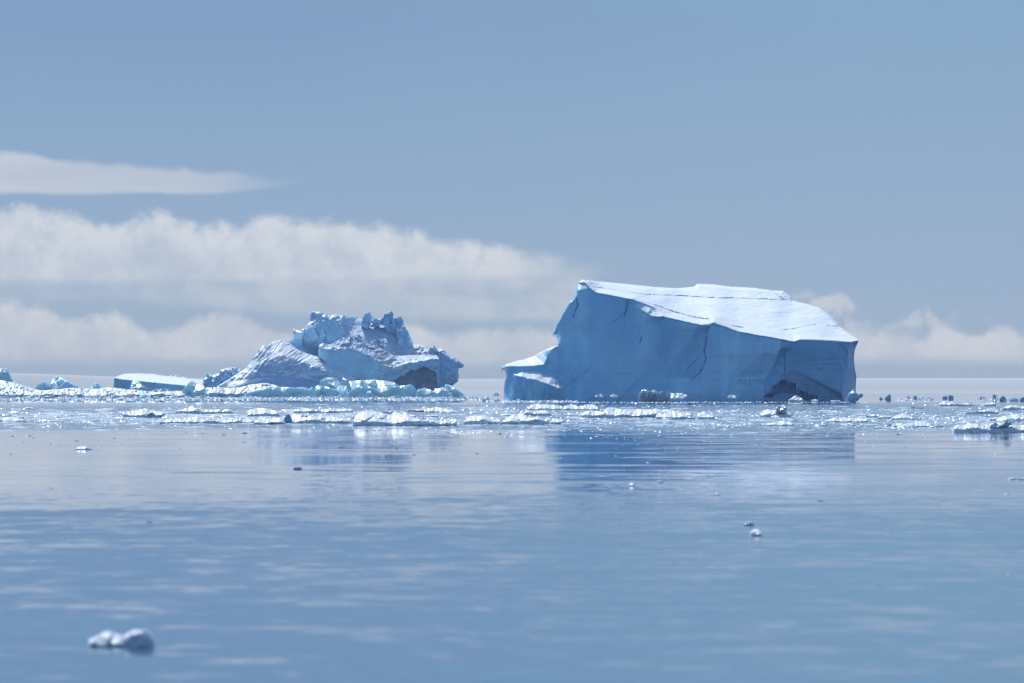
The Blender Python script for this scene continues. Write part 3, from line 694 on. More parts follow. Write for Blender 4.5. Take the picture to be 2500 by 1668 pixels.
    face = [(776, 866, 3), (800, 890, 0), (830, 905, -1), (860, 925, -2), (885, 935, -3), (850, 890, -3), (880, 900, -5.5), (905, 890, -7.6), (905, 930, -6.5), (940, 915, -7), (940, 945, -5.5), (970, 925, -5), (990, 905, -5.6), (1010, 899, -5.8), (1040, 890, -5.6), (1066, 895, -4.6),
            (1060, 925, -3), (1000, 960, -3), (900, 970, -5), (820, 970, -1)]
    cave = [(960, 936), (974.6, 921.6), (988, 917), (1002, 906), (1019, 905), (1033, 895.5), (1043.5, 900), (1054, 906), (1064, 909), (1066, 926), (1068, 941.5), (1056, 990), (960, 990)]
    def dC(X, Y, s):
        D = blur(interp(face, X, Y, (crest2, rl)), 2)
        cr = np.interp(X, [p[0] for p in rl], [p[1] for p in rl])
        rough = sstep(cr + 4, Y - 6, Y + 6)
        D = D + rough * (-1.5 * facets(X / 19 + .5 * fbm(X / 12, Y / 12, 1), Y / 12, 91, .9) + 1.2 * fbm(X / 14, Y / 10, 92, 5, .6))
        psi = Y * .55 + X
        D = D + (1 - rough) * (.9 * fbm(X / 30, Y / 30, 93, 4) + 1.3 * facets(X / 24, Y / 22, 94, 1.) * sstep(X, 880, 920) + .35 * facets(X / 9, Y / 9, 98, 1.)) + .5 * ridged(psi / 6, (Y - X) / 60, 95, 2) * sstep(X, 815, 830) * sstep(925 + 0 * X, X, X + 25) * sstep(905 + 0 * Y, Y - 8, Y + 8)
        cv = poly_sd(X, Y, cave) + 3 * fbm(X / 12, Y / 8, 96, 3)
        return D + 13 * sstep(cv, -1.5, 4) + sstep(cv, 0, 3) * 1.2 * facets(X / 16, Y / 12, 97, .9)
    dirtp = [(905, 868), (925, 862), (945, 868), (960, 880), (968, 893), (950, 898), (935, 890), (918, 883)]
    toplit = [(779, 838), (820, 828), (850, 816), (890, 830), (925, 838), (960, 862), (1066, 862), (1071, 872), (1040, 879), (1005, 882), (985, 887), (1008, 899), (985, 902), (955, 899), (925, 887), (905, 873), (880, 860), (850, 850), (800, 848)]
    o = sculpt(ridge, LD - 9, dC, 1.0, 14, (1.4, 4), (1.8, 4), [in_poly(toplit, 4, 7, 4), in_poly(dirtp, 5, 5, 6)], 24)
    mesh_obj('overhanging_block', *o[0], 'rugged', root, L)
    mesh_obj('crusted_ridge', *o[1], 'bowl', root, L)['label'] = 'rough snow-crusted ridge'
    mesh_obj('dirty_patch', *o[2], 'dirty', root, L)['label'] = 'grey dirty patch on the ridge'
    # --- pinnacles and loose-looking blocks frozen on the crest
    pins = [([(880, 795), (882, 784), (889, 768), (903, 762.5), (905, 768), (908, 775), (905, 791), (897, 805)], 21),
            ([(926, 792), (930, 779), (936, 776), (938, 768), (949, 761), (956, 760.5), (961, 768), (959, 775), (966, 783), (963, 797), (945, 799)], 21),
            ([(958, 781), (968, 777), (978, 772), (985, 784), (982, 797), (969, 813), (958, 809)], 18),
            ([(941, 800), (949, 796), (955, 791), (966, 800), (962, 814), (944, 810)], 17),
            ([(903, 836), (908, 831), (918, 829), (927, 828), (934, 838), (936, 844), (915, 845)], 5.5), ([(852, 828), (853, 821), (858, 820), (862, 824), (862, 831)], 2.5), ([(868, 832), (870, 819), (877, 817), (883, 823), (882, 834)], 3),
            ([(905, 786), (912, 780), (922, 779), (929, 785), (926, 797), (914, 798)], 23),
            ([(966, 816), (972, 806), (984, 808), (990, 802), (999, 816), (990, 829), (972, 827)], 14), ([(970, 835), (976, 825), (986, 826), (1001, 821), (1008, 842), (994, 850), (978, 846)], 10),
            ([(1045, 858), (1050, 848), (1056, 850), (1060, 844), (1067, 853), (1066, 863), (1054, 867)], 4)]
    for i, (pg, dd) in enumerate(pins):
        cx = sum(p[0] for p in pg) / len(pg); cy = sum(p[1] for p in pg) / len(pg)
        def dP(X, Y, s, i=i, cx=cx, cy=cy):
            return 2.6 * facets((X - cx) / 15 + i * 3.1 + .5, (Y - cy) / 19 + i * 1.7 + .5, 101 + i, 1.6) + .05 * (cy - Y) + .3 * fbm(X / 7, Y / 7, i, 3)
        o = sculpt(pg, LD - 1 + dd, dP, .8, 5, (.5, 4), (.15, 1.), (), 120 + i)
        mesh_obj('ice_pinnacle', *o[0], 'rugged', root, L)
    return root
rugged_berg()

# ------------------------------------------------------------------ generic floating ice bodies
def wdist(wy): return EYE * F / (wy - HZ)
def lump(name, pts, wy, mat, label, cat, group=None, side=.4, cot=2.4, fac=.12, rough=.10, jag=1.2, res=1.4, thick=None, dist=None, parent=None, L=None, seed=0, snow=None, fsc=None, rn=.25):
    """ice body standing in the water at photo row wy: steep side below, gently receding top above"""
    Y0 = dist or wdist(wy); k = Y0 / F
    xs = [p[0] for p in pts]; ys = [p[1] for p in pts]; w, h = max(xs) - min(xs), max(ys) - min(ys)
    ol = [(x, y + (5 if y > wy - .18 * h - 1 else 0)) for x, y in pts]
    fs = fsc or max(6, h * .55)
    seed = seed or (int(xs[0] * 7 + ys[0] * 13) % 997)
    def dep(X, Y, s):
        hs = side * h * (1 + 1.1 * fbm(X / (h * 1.6 + 6), Y * 0, seed, 3))
        v = wy - Y
        D = cot * k * np.maximum(v - hs, 0)
        D = D + fac * h * k * facets(X / fs, Y / (fs * .8), seed + 3, 1.) * 2.2 + rough * h * k * fbm(X / (fs * .5), Y / (fs * .35), seed + 4, 4) * 3
        return D
    regs = [snow] if snow else []
    o = sculpt(ol, Y0, dep, res, thick or max(.6, .35 * w * k), (jag, max(4, h * .25)), (rn * h * k, max(2.5, .3 * h)), regs, seed)
    if parent is None:
        loc = (float(((min(xs) + max(xs)) / 2 - 1250) / F * Y0), Y0 + .3, 0)
    else: loc = L
    if snow or False:
        root = empty(name, loc, label, cat, group)
        mesh_obj('ice_body', *o[0], mat, root, loc)
        if 1 in o: mesh_obj('snow_cap', *o[1], 'snow', root, loc)
        return root
    ob = mesh_obj(name, *o[0], mat, parent, loc)
    if parent is None: tag(ob, label, cat, group)
    elif label: ob['label'] = label
    return ob

# low flat berg at the left with a snow cap
flat_top = [(279, 922), (283, 919.5), (304, 912.7), (320, 912), (345, 912), (368, 913), (388.5, 917), (422.6, 920), (463, 925), (500, 928), (530, 936), (530, 965), (277, 965)]
edge = [(270, 925), (279, 923), (300, 926.5), (320, 928.5), (330, 929), (354.5, 932), (381.7, 934.5), (414, 938), (440, 940), (470, 944), (500, 952), (540, 965), (545, 900), (270, 900)]
def flat_berg():
    D0 = 3650.
    root = empty('iceberg', (float((390 - 1250) / F * D0), D0 + 10, 0), 'low flat iceberg with a smooth snow cap over a dark blue side', 'iceberg')
    line = [(x, y, 0) for x, y in edge[1:11]]; line2 = [(x, y + 1.5, .3) for x, y in edge[1:11]]
    tp = [(x, y, 4 + 2.4 * (np.interp(x, [p[0] for p in edge[1:12]], [p[1] for p in edge[1:12]]) - y)) for x, y in flat_top[1:11]]
    def dep(X, Y, s):
        return interp(tp + [(280, 950, -.5), (400, 955, -.5), (520, 965, -1)], X, Y, (line, line2)) + .5 * facets(X / 30, Y / 20, 201, .8) * sstep(poly_sd(X, Y, edge), 0, -3) + .4 * fbm(X / 25, Y / 5, 202, 3)
    o = sculpt(flat_top, D0, dep, 1.2, 25, (.6, 8), (1, 3), [in_poly(edge, 1.5, 6, 3)], 31)
    mesh_obj('ice_side', *o[0], 'bluecliff', root, root.location); mesh_obj('snow_cap', *o[1], 'snow', root, root.location)
    rng = random.Random(8)
    for px, py, w in ((394, 917, 9), (402, 917.5, 5), (413, 917, 4), (418, 918, 8), (430, 916.5, 5), (428, 919, 7), (438, 919, 4), (447, 921, 7), (453, 921, 5)):
        pg = [(px - w / 2, py + 4), (px - w / 2.4, py - 1), (px - w / 6, py - rng.uniform(1.5, 3.5)), (px + w / 4, py - 1.5), (px + w / 2, py + 4)]
        lump('ice_chip', pg, 1000, 'dirty', None, None, dist=D0 + 25, parent=root, L=root.location, res=.7, jag=.5, side=.7, thick=2)
flat_berg()

# turquoise brash blocks in front of the rugged berg:  (outline, waterline row, label, side fraction)
CY = [
 ([(-14, 970), (-14, 902), (0, 899.7), (8, 901), (15, 899.5), (19, 904.5), (22, 914), (26, 923.6), (32.7, 930.4), (41, 938), (46, 970)], 971.2, 'tall turquoise chunk cut off by the left edge of the view', .95),
 ([(84, 970), (87, 945), (92.6, 938.6), (109, 930.4), (126.7, 927.7), (134, 922), (140, 918.8), (150, 922), (163.4, 930.4), (177, 938.6), (190.7, 944), (194, 970)], 970.8, 'turquoise ice pyramid with a pointed middle peak', .75),
 ([(219, 970), (223, 942.7), (229, 936), (233.6, 934.5), (240, 938), (246, 944), (250, 970)], 971.0, 'small blue ice dome in the rubble between pyramid and flat berg', .8),
 ([(440, 972), (441.6, 956), (450, 948), (456.6, 937), (462, 932), (467.5, 930.4), (477, 934.5), (490.7, 941), (499, 946), (503, 972)], 971.4, 'turquoise three-sided block before the right end of the flat berg', .8),
 ([(322, 972), (318, 950), (322, 932), (328, 928), (338, 933), (346, 940), (352, 972)], 971.3, 'pale cracked block in front of the flat berg\'s dark side', .6),
 ([(588, 966), (600, 960), (627, 953.5), (650, 947), (681.7, 944.5), (711.7, 946.7), (741.6, 945.5), (750, 948), (755.5, 951), (755, 972), (590, 972)], 971.6, 'long low turquoise slab under the furrowed ramp', .8),
 ([(754, 972), (755, 949), (760.7, 945), (770, 949.5), (773.5, 959), (775, 972)], 971.7, 'small upright pale block right of the long turquoise slab', .7),
 ([(770, 972), (769.6, 946), (774, 941), (783, 943), (797.5, 944.5), (812, 949), (824.7, 953.6), (831, 960), (832, 972)], 971.8, 'humped turquoise block below the big flat-faced one', .65),
 ([(781, 972), (781, 930.4), (790.7, 925), (800, 922), (807, 921.5), (820.6, 923.6), (830.5, 933), (831, 941), (822, 948), (822, 972)], 971.3, 'big flat-faced turquoise block standing before the blue berg', .9),
 ([(831, 972), (831.5, 941), (834, 930), (837.7, 921.5), (846, 927), (852, 933), (857.4, 948), (862, 972)], 971.35, 'tall pointed turquoise fin', .9),
 ([(822, 972), (823, 946.7), (831, 942), (846.5, 942.6), (849, 952), (850, 972)], 971.75, 'pale rounded block at the foot of the pointed fin', .6),
 ([(850, 972), (852, 931.8), (872.4, 929), (899.6, 927.7), (920, 928), (941, 929.7), (962.7, 934.5), (977, 943), (980, 972)], 971.2, 'long turquoise slab behind the front row of blocks', .5),
 ([(846, 972), (846.5, 962), (858.8, 951), (872, 945), (886, 942.6), (900, 944), (920.4, 949.5), (943, 944), (965.4, 942.6), (976, 945), (988.5, 957.6), (990, 972)], 971.8, 'widest deep turquoise block in the front row', .8),
 ([(976, 972), (976, 942), (990, 941), (1002, 938.6), (1011.7, 945), (1016.5, 955), (1014, 972)], 971.5, 'curved pale turquoise fin at the right end of the widest block', .7),
 ([(1012, 973), (1017, 956), (1022.6, 951), (1037.6, 946.7), (1047, 951), (1058, 955.6), (1068, 961), (1077, 967), (1078, 973)], 971.9, 'humped turquoise block below the dark cave', .6),
 ([(1056, 973), (1059, 955), (1063.4, 948), (1071.6, 949.5), (1080, 945), (1089, 948), (1100, 958), (1112, 973)], 971.8, 'glittering double-peaked turquoise block', .55),
 ([(1082, 973), (1086.6, 938.6), (1094, 939), (1101.6, 941.5), (1115, 951), (1131.5, 961.7), (1135, 973)], 971.6, 'leaning turquoise slab at the right end of the row', .8),
 ([(306, 973), (306, 952), (320, 947), (338, 944), (352, 943), (362, 950), (365, 973)], 971.75, 'square dark blue block below the flat berg', .9),
 ([(362, 973), (366, 955), (385, 950), (405, 950), (414, 953), (418, 973)], 971.8, 'low blue-green slab right of the square dark blue block', .6),
 ([(915, 973), (893, 960), (898, 956), (905, 955), (907, 963), (908, 973)], 972.1, 'small triangular shard before the widest block', .8),
]
for pg, wy, lb, sd in CY:
    mt = 'bluecliff' if 'dark blue' in lb else 'cyan'
    lump('ice_block', pg, wy, mt, lb, 'ice block', 'turquoise ice blocks along the foot of the rugged berg', side=sd * .85, cot=1.3, fac=.14, rough=.015, jag=.7, res=.9, thick=6, fsc=22, rn=.1)
# pale banks of crushed ice
BK = [
 ([(-20, 975), (-20, 930), (0, 929), (25, 933), (45, 939), (60, 945), (80, 951), (100, 954), (140, 950), (180, 947), (215, 949), (225, 960), (230, 975)], 972.0, 'sloping heap of glittering crushed ice at the left edge', .15),
 ([(180, 975), (195, 948), (235, 950), (262, 946), (285, 948), (310, 951), (345, 954), (380, 958), (420, 955), (445, 955), (455, 975)], 972.1, 'low heap of lumpy crushed ice in front of the flat berg', .25),
 ([(440, 975), (470, 950), (500, 947), (530, 945), (560, 948), (585, 946), (613.6, 939), (640, 936), (655, 936), (668, 940), (681.7, 945), (700, 952), (705, 975)], 971.3, 'smooth pale snow bank beneath the furrowed ramp', .3),
]
for pg, wy, lb, sd in BK:
    lump('ice_bank', pg, wy, 'cyanbank', lb, 'ice bank', side=sd, cot=3.2, fac=.11, rough=.07, jag=2.0, res=1.1, thick=14, fsc=13)

# traced floes of the nearer pack, (outline, waterline row, label, material)
FL = [
 ([(862, 1041), (862, 1032), (867, 1019), (875, 1009), (887, 1006), (900, 1004), (927, 1006), (949, 1003.5), (968, 1006.7), (981.7, 1012), (995, 1016), (1022.6, 1024.4), (1033.5, 1026.4), (1056.6, 1024.4), (1075.7, 1029), (1104, 1023), (1116.5, 1024), (1112.5, 1038), (1036, 1041)], 1040.5, 'large brilliant white floe with a high rounded left end', .38),
 ([(984, 1016), (984, 1009), (1000, 1011), (1017, 1015), (1020, 1019)], 1018, 'thin white strip floe behind the brightest floe', .3),
 ([(1134, 1037), (1134, 1028), (1139.7, 1021.6), (1152, 1016), (1186, 1015), (1206.5, 1019), (1218, 1024), (1228, 1029), (1213.6, 1036)], 1036, 'low grey-white floe with a sunlit right tail', .55),
 ([(1212, 1037), (1214, 1034), (1227, 1028), (1245, 1017.6), (1252, 1013), (1265, 1012), (1275, 1006), (1280, 1010), (1282, 1017), (1298, 1021), (1313, 1017), (1330.7, 1021), (1363, 1023), (1378, 1028), (1361, 1035), (1336, 1037)], 1036.5, 'long floe with a small jagged tower on its left part', .35),
 ([(1279, 1016), (1279, 1007), (1295, 1004), (1312, 1004), (1331, 1001.5), (1343, 1009), (1351, 1015.5)], 1015.5, 'grey-sided floe just right of the jagged tower', .55),
 ([(1284, 1001), (1290, 994), (1296, 990), (1307.6, 985.6), (1322, 987), (1336, 987.6), (1360.7, 989), (1373, 992), (1377, 1001)], 1001, 'rounded white floe with a dark slit, left of its twin', .25),
 ([(1371, 1001.5), (1378.4, 992), (1396, 986.5), (1412.5, 993), (1434, 987.5), (1449, 987.5), (1459, 994), (1465, 1001.5)], 1001.5, 'double-humped white floe below the table berg', .25),
 ([(1412, 1021), (1414, 1017), (1423, 1009), (1438, 1003), (1472, 1005), (1490, 1012), (1510.5, 1017.6), (1500, 1021)], 1020.5, 'wedge-shaped floe with a dark grey shaded side', .55),
 ([(1473, 1020), (1474, 1002.6), (1483, 997), (1497, 995), (1516, 999.5), (1550, 1000), (1582, 1000), (1616, 1000), (1636, 1001), (1670, 1006), (1691, 1012), (1690, 1017), (1555, 1017), (1527, 1021)], 1019.5, 'very long low floe reaching behind the arched one', .35),
 ([(1600, 1024), (1601, 1019), (1603.5, 1013), (1618.5, 1004), (1636, 1002), (1655, 1007), (1677, 1012), (1692, 1017), (1707, 1022), (1690, 1024.5)], 1024, 'arched floe with a brown-grey hollow at its left end', .3),
 ([(1703, 1023), (1704, 1011), (1712, 1008), (1720.6, 1005), (1731.5, 1013.5), (1745, 1016), (1745, 1024), (1720, 1024)], 1023.5, 'short peaked floe touching the tail of the arched one', .35),
 ([(1853, 1017), (1858, 1010), (1865.4, 1002.6), (1875, 999.6), (1884, 1002), (1895, 1000.5), (1906, 1006), (1920, 1007), (1932, 1012), (1931, 1018), (1861, 1020)], 1018.5, 'craggy floe carrying one upright square block', .45),
 ([(1871, 1037), (1871, 1034), (1895, 1031), (1913, 1027.5), (1929, 1031), (1944, 1038), (1936, 1041), (1884, 1041)], 1040, 'small glittering domed floe nearest below the upright block', .25),
 ([(2004, 1032), (2010, 1028), (2030, 1022), (2043.8, 1019), (2072, 1020), (2098, 1021), (2118, 1024), (2120, 1030), (2072, 1033)], 1031.5, 'pale tapering floe with a sunlit edge right of the domed one', .3),
 ([(2114, 1019), (2115, 1014), (2128, 1012), (2155, 1013), (2162, 1019), (2150, 1021)], 1020, 'dark-ended little floe left of the sparkling mound', .6),
 ([(2166, 1025), (2180, 1020), (2188, 1015), (2207, 1009), (2221, 1013.5), (2237, 1022), (2230, 1026)], 1025, 'sparkling mound of white ice', .25),
 ([(2176, 1043), (2180, 1037), (2221, 1034), (2240, 1031), (2256, 1028), (2275, 1038), (2270, 1044)], 1043, 'broad speckled floe with a bright central tip', .25),
 ([(2328, 1058), (2330, 1050), (2332.5, 1040.7), (2343.4, 1038), (2350, 1042), (2370.7, 1034), (2395, 1035), (2417, 1034), (2438.8, 1034), (2452, 1038), (2480, 1038), (2522, 1038), (2522, 1057)], 1056, 'thick snow-topped floe running off the right edge', .5),
 ([(2410, 1028), (2418, 1021.6), (2440, 1019), (2452, 1017), (2477, 1012), (2500, 1014), (2520, 1018), (2520, 1028)], 1027, 'bright ragged floe behind the thick one at the right edge', .25),
 ([(2352, 1011), (2358, 1007), (2384, 1004.5), (2400, 1002), (2414, 998), (2429, 995.5), (2439, 1004), (2436, 1011), (2398, 1012)], 1011, 'blue-white floe with a rounded hump at its right end', .45),
 ([(2438.8, 1002), (2450, 996), (2463, 990.6), (2480, 990), (2500, 993), (2520, 995), (2520, 1003)], 1002, 'smooth blue floe cut off by the right edge', .6),
 ([(2295, 993), (2296, 985), (2305, 980.5), (2323, 981), (2341, 987), (2361, 984), (2391, 989), (2411, 985), (2424, 983), (2431, 984), (2432, 993)], 992, 'long thin floe with a raised knob at either end', .45),
 ([(2221, 998), (2225, 991.5), (2230, 992.5), (2233, 995), (2251, 995), (2265, 998)], 998, 'tiny dark round lump with a thin tail of ice', .8),
 ([(715, 1010), (716, 1005), (718.5, 1001), (741.6, 997), (763, 1000), (791, 1000), (818, 1001), (840, 999), (859, 998), (865, 1005), (831, 1010)], 1009, 'long floe with a dark blue shaded left end and upturned right tip', .5),
 ([(689, 1029), (695, 1019), (705, 1010.7), (716, 1011), (735, 1014), (757, 1016), (791, 1017.6), (830, 1020), (856, 1024), (859, 1035), (790, 1036), (709, 1034)], 1034, 'wide floe with a blue pointed cone at its left end', .35),
 ([(618, 1036), (620, 1031), (627, 1025), (652, 1023), (681.7, 1021), (690, 1027), (701, 1032.5), (687, 1038)], 1036.5, 'flat floe with brown grit along its lower side', .35),
 ([(604, 1013), (606, 1005), (608, 1001), (632.7, 996.5), (657, 998), (676, 1006), (688, 1016), (640, 1019)], 1017, 'layered grey mound left of the blue-ended floe', .4),
 ([(418, 1011), (436, 1002), (459, 997), (469, 990), (474, 995.5), (491, 1000), (518, 1000.5), (540, 999), (559, 1000), (579, 1010), (504, 1012)], 1011, 'broad floe with one thin spike near its left end', .4),
 ([(298, 1018), (300, 1006), (327, 1003), (345, 1000), (354.5, 997.5), (368, 1002), (385, 1005), (406, 1009), (385, 1019), (360, 1022)], 1020, 'patchy floe with a dark upright lump in front', .35),
 ([(387, 1034), (392, 1028), (436, 1024), (462, 1022), (477, 1019), (504, 1027), (545, 1026), (586, 1024), (621, 1027), (620, 1034), (480, 1036)], 1034.5, 'very long low floe in front of the spiked one', .35),
 ([(24, 1010), (27, 1006), (32.7, 1002.5), (40, 1005), (49, 1010)], 1010, 'small bright white floe near the left edge', .2),
 ([(54, 999), (64, 995.5), (76, 994), (93, 998), (88, 1000)], 999.5, 'thin white floe farthest out on the left', .3),
 ([(-10, 1030), (-10, 1021), (10, 1020), (27, 1018.5), (52, 1024), (80, 1029), (60, 1031)], 1030, 'flat pale floe at the left edge', .3),
 ([(92, 1031), (96, 1027), (109, 1024), (125, 1027), (138, 1031)], 1031, 'little white floe right of the flat pale one', .3),
 ([(1034, 1004), (1036, 1000), (1050, 997), (1067, 994), (1085, 998), (1104, 1000), (1115, 1006), (1077, 1008)], 1007, 'faint low white floe behind the brightest floe', .25),
 ([(1370, 1015), (1376, 1011), (1390, 1009), (1410, 1012), (1414, 1015)], 1015, 'small low floe between the grey-sided and wedge-shaped ones', .3),
 ([(1880, 1020), (1884, 1016), (1894, 1014), (1903, 1017), (1908, 1020.5)], 1020.5, 'bright crumb of ice at the foot of the craggy floe', .2),
]
LOC = {}
for pg, wy, lb, sd in FL:
    o = lump('ice_floe', pg, wy, 'floe', lb, 'ice floe', 'ice floes of the nearer pack', side=sd * .72, cot=2.6, fac=.07, rough=.05, jag=.9, res=1.15)
    LOC[lb] = o
def add_part(key, nm, pg, wy, mat, lb=None, side=.9):
    p = [o for l, o in LOC.items() if key in l][0]
    lump(nm, pg, wy, mat, lb, None, side=side, cot=1.2, parent=p, L=p.location, res=.9, jag=.6, dist=p.location[1] - .5)
add_part('upright square', 'upright_block', [(1894, 1008), (1895, 998.5), (1898, 991.7), (1908, 990), (1918.5, 988.5), (1920, 998), (1920.5, 1008)], 1018, 'wetice', 'upright square ice block', .9)
add_part('arched', 'hollow', [(1599.5, 1026), (1601, 1019), (1604, 1012), (1612, 1008), (1618.5, 1004.5), (1626, 1009), (1634, 1016), (1637, 1025)], 1024, 'browndirt', 'brown-grey hollow', 1.)
add_part('arched', 'ice_wedge', [(1613, 1025), (1618, 1018), (1628, 1013), (1634, 1018), (1636, 1025)], 1024.4, 'wetice', None, 1.)
add_part('blue pointed cone', 'ice_cone', [(689, 1034), (694, 1021), (700, 1014), (705, 1010), (709, 1017), (713, 1027), (716, 1035)], 1034.2, 'glass', 'blue pointed cone', 1.)
add_part('dark upright lump', 'upright_block', [(357, 1024), (359, 1012), (364, 1007), (374, 1007), (380, 1014), (386, 1024)], 1021, 'wetice', None, 1.)
add_part('runs' if 0 else 'thick snow-topped', 'ice_knob', [(2417, 1044), (2418, 1036), (2425, 1032), (2436, 1031.5), (2443, 1033), (2446, 1042), (2436, 1045)], 1056, 'wetice', None, 1.)
add_part('thick snow-topped', 'ice_knob', [(2442, 1041), (2444, 1031), (2456, 1024), (2463, 1022.6), (2468, 1028), (2471, 1037), (2460, 1042)], 1056, 'wetice', None, 1.)
add_part('brown grit', 'dirt_streak', [(655, 1033), (662, 1030), (680, 1031), (690, 1034), (688, 1036.5), (668, 1035.5)], 1036.7, 'darkbit', 'brown grit', 1.)

# ------------------------------------------------------------------ small ice at the foot of the table berg and on the right horizon
SM = [
 ([(1204, 966), (1206, 959.5), (1212, 958.5), (1217, 961), (1218, 968)], 977, 'glass', 'tiny dark blue lump off the left toe of the table berg', .9),
 ([(1344, 972), (1348, 961), (1355, 957), (1362, 955.5), (1365, 961), (1365, 972)], 980.2, 'floe', 'pale shark-fin piece in the white fringe under the table berg', .9),
 ([(1452, 969), (1455, 964.5), (1460, 965), (1461, 969)], 981, 'rubble', 'leftmost of the bright lumps below the table berg', .3),
 ([(1464, 970), (1464, 963), (1469, 962), (1473, 967), (1472, 970)], 981, 'rubble', 'second bright lump below the table berg, squarer than the first', .3),
 ([(1487, 970), (1492, 965), (1497, 962), (1504, 964.5), (1510, 968), (1504, 971)], 981, 'rubble', 'bright almond-shaped lump left of the glassy chunk', .3),
 ([(1558, 977), (1559, 962), (1563, 956), (1569, 951), (1578, 951), (1582, 954), (1590, 955), (1593, 952), (1599, 951), (1604, 956), (1610, 957.5), (1620, 956), (1632, 955.5), (1637, 960), (1638, 977)], 981.4, 'glass', 'big glassy chunk ringed with white frost lines below the cliff', .9),
 ([(1637.5, 976), (1637.5, 960), (1650, 961), (1665, 959.5), (1670, 963), (1678, 964.5), (1678, 970), (1670, 973), (1668, 976)], 981.6, 'rubble', 'dazzling white block joined to the glassy chunk on its right', .3),
 ([(1776, 970), (1780, 966), (1787, 964.5), (1795, 966), (1799, 970), (1794, 973.5), (1781, 973)], 981, 'rubble', 'small ring-shaped white lump below the middle of the cliff', .5),
 ([(1923, 981), (1927, 976), (1934, 972), (1938, 967.5), (1945, 966), (1952, 969), (1956, 972), (1962, 975), (1964, 981)], 982, 'rubble', 'white heaped lump before the icicle hollow', .4),
 ([(1979, 980), (1983, 976), (1992, 975), (1998, 977), (1998, 981)], 982, 'rubble', 'flat white lump right of the heaped one', .4),
 ([(2026, 981), (2030, 977), (2040, 978), (2051, 977.5), (2052, 981)], 982, 'rubble', 'thin white bar of ice near the right corner of the cliff', .4),
 ([(2068, 975), (2070, 966), (2076, 958), (2084, 951), (2088, 952), (2092, 961), (2097, 964), (2103, 960.5), (2107, 964), (2106, 969), (2100, 972), (2090, 978), (2076, 978)], 981.8, 'glass', 'crusted blue crag at the right corner of the table berg', .8),
 ([(2142, 975), (2150, 969), (2158, 971), (2166, 966), (2171, 962), (2175, 966), (2176, 974), (2170, 978), (2150, 978)], 974.8, 'glass', 'small dark fin alone on the open horizon right of the table berg', .9),
 ([(2228, 976), (2230, 967), (2238, 966), (2239, 976)], 973, 'glass', 'bluish cube in the far white row on the horizon', .9),
 ([(2300, 974), (2302, 968), (2313, 968), (2315, 974)], 973, 'glass', 'low dark ice piece left of the blue far block', .9),
 ([(2315, 975), (2316, 966), (2320, 965), (2328, 967), (2327, 975)], 973, 'glass', 'squarish blue far block right of the low dark one', .9),
 ([(2390, 976), (2393, 970), (2400, 969), (2406, 971), (2406, 976)], 973.5, 'glass', 'faint blue lump left of the bird-shaped crag', .9),
 ([(2424, 978), (2426, 973), (2423, 967), (2427, 963), (2431, 966), (2434, 963), (2432, 971), (2430, 978)], 975, 'glass', 'little forked crag standing on the far horizon', 1.),
 ([(2440, 982), (2441, 973), (2446, 968), (2450, 967), (2456, 972), (2459, 977), (2454, 983)], 978, 'glass', 'dark blue far lump shaped like a top', .9),
 ([(2410, 982), (2414, 978), (2424, 977.5), (2426, 982)], 978.5, 'darkbit', 'flat dark scrap below the forked crag', .9),
 ([(2490, 984), (2490, 974), (2496, 970), (2516, 970), (2516, 984)], 979, 'glass', 'blue block at the right edge of the far row', .9),
 ([(2247, 976), (2250, 969), (2256, 968), (2258, 976)], 973.2, 'rubble', 'dazzling white speck right of the bluish cube', .2),
 ([(2212, 975), (2214, 968), (2220, 967.5), (2222, 975)], 973, 'floe', 'pale blue speck left of the bluish cube', .5),
 ([(2262, 976), (2264, 971), (2272, 971), (2274, 976)], 973, 'floe', 'pale speck at the right end of the far white row', .5),
 ([(2462, 980), (2466, 974), (2478, 972), (2486, 974), (2488, 981)], 978.6, 'rubble', 'pale broken heap between the top-shaped lump and the edge block', .4),
]
for pg, wy, mt, lb, sd in SM:
    if 'glassy chunk ringed' in lb:
        root = lump('ice_chunk', pg, wy, mt, lb, 'ice chunk', None, side=sd, res=.8, jag=.6, cot=1.2, fac=.03, rough=.01, fsc=14)
        dd = wdist(wy) - .8
        rings = [[(1559, 974), (1560, 963), (1564, 957), (1571, 955), (1580, 957)], [(1580, 974), (1579, 966), (1583, 959), (1590, 958), (1596, 963)], [(1590, 972), (1588, 967), (1594, 962), (1601, 961), (1606, 966), (1604, 972), (1596, 973), (1590, 972)],
                 [(1593, 953), (1599, 952), (1603, 957), (1609, 960), (1616, 958), (1624, 957), (1628, 963), (1630, 970), (1624, 973)], [(1632, 956.5), (1637, 961), (1637.5, 974)]]
        for rg in rings:
            n = 6; V_ = []; q = []
            dense = []
            for (x0, y0), (x1, y1) in zip(rg[:-1], rg[1:]):
                for t in np.linspace(0, 1, 5)[:-1]: dense.append((x0 + (x1 - x0) * t, y0 + (y1 - y0) * t))
            dense.append(rg[-1])
            for x0, y0 in dense:
                c = world_pt(np.array(x0), np.array(y0), dd); r = .15
                for j in range(n): V_.append((c[0] + r * math.cos(j / n * 6.283), c[1] - .25 + r * 6 * math.sin(j / n * 6.283), c[2] + r * math.cos(j / n * 6.283 + 1.57)))
            for i in range(len(dense) - 1):
                for j in range(n): q.append((i * n + j, i * n + (j + 1) % n, (i + 1) * n + (j + 1) % n, (i + 1) * n + j))
            mesh_obj('frost_rim', V_, q, 'rim', root, root.location)
    else:
        lump('ice_chunk', pg, wy, mt, lb, 'ice chunk', None, side=sd, res=.8, jag=.5, cot=1.4, fac=.08, rough=.04)

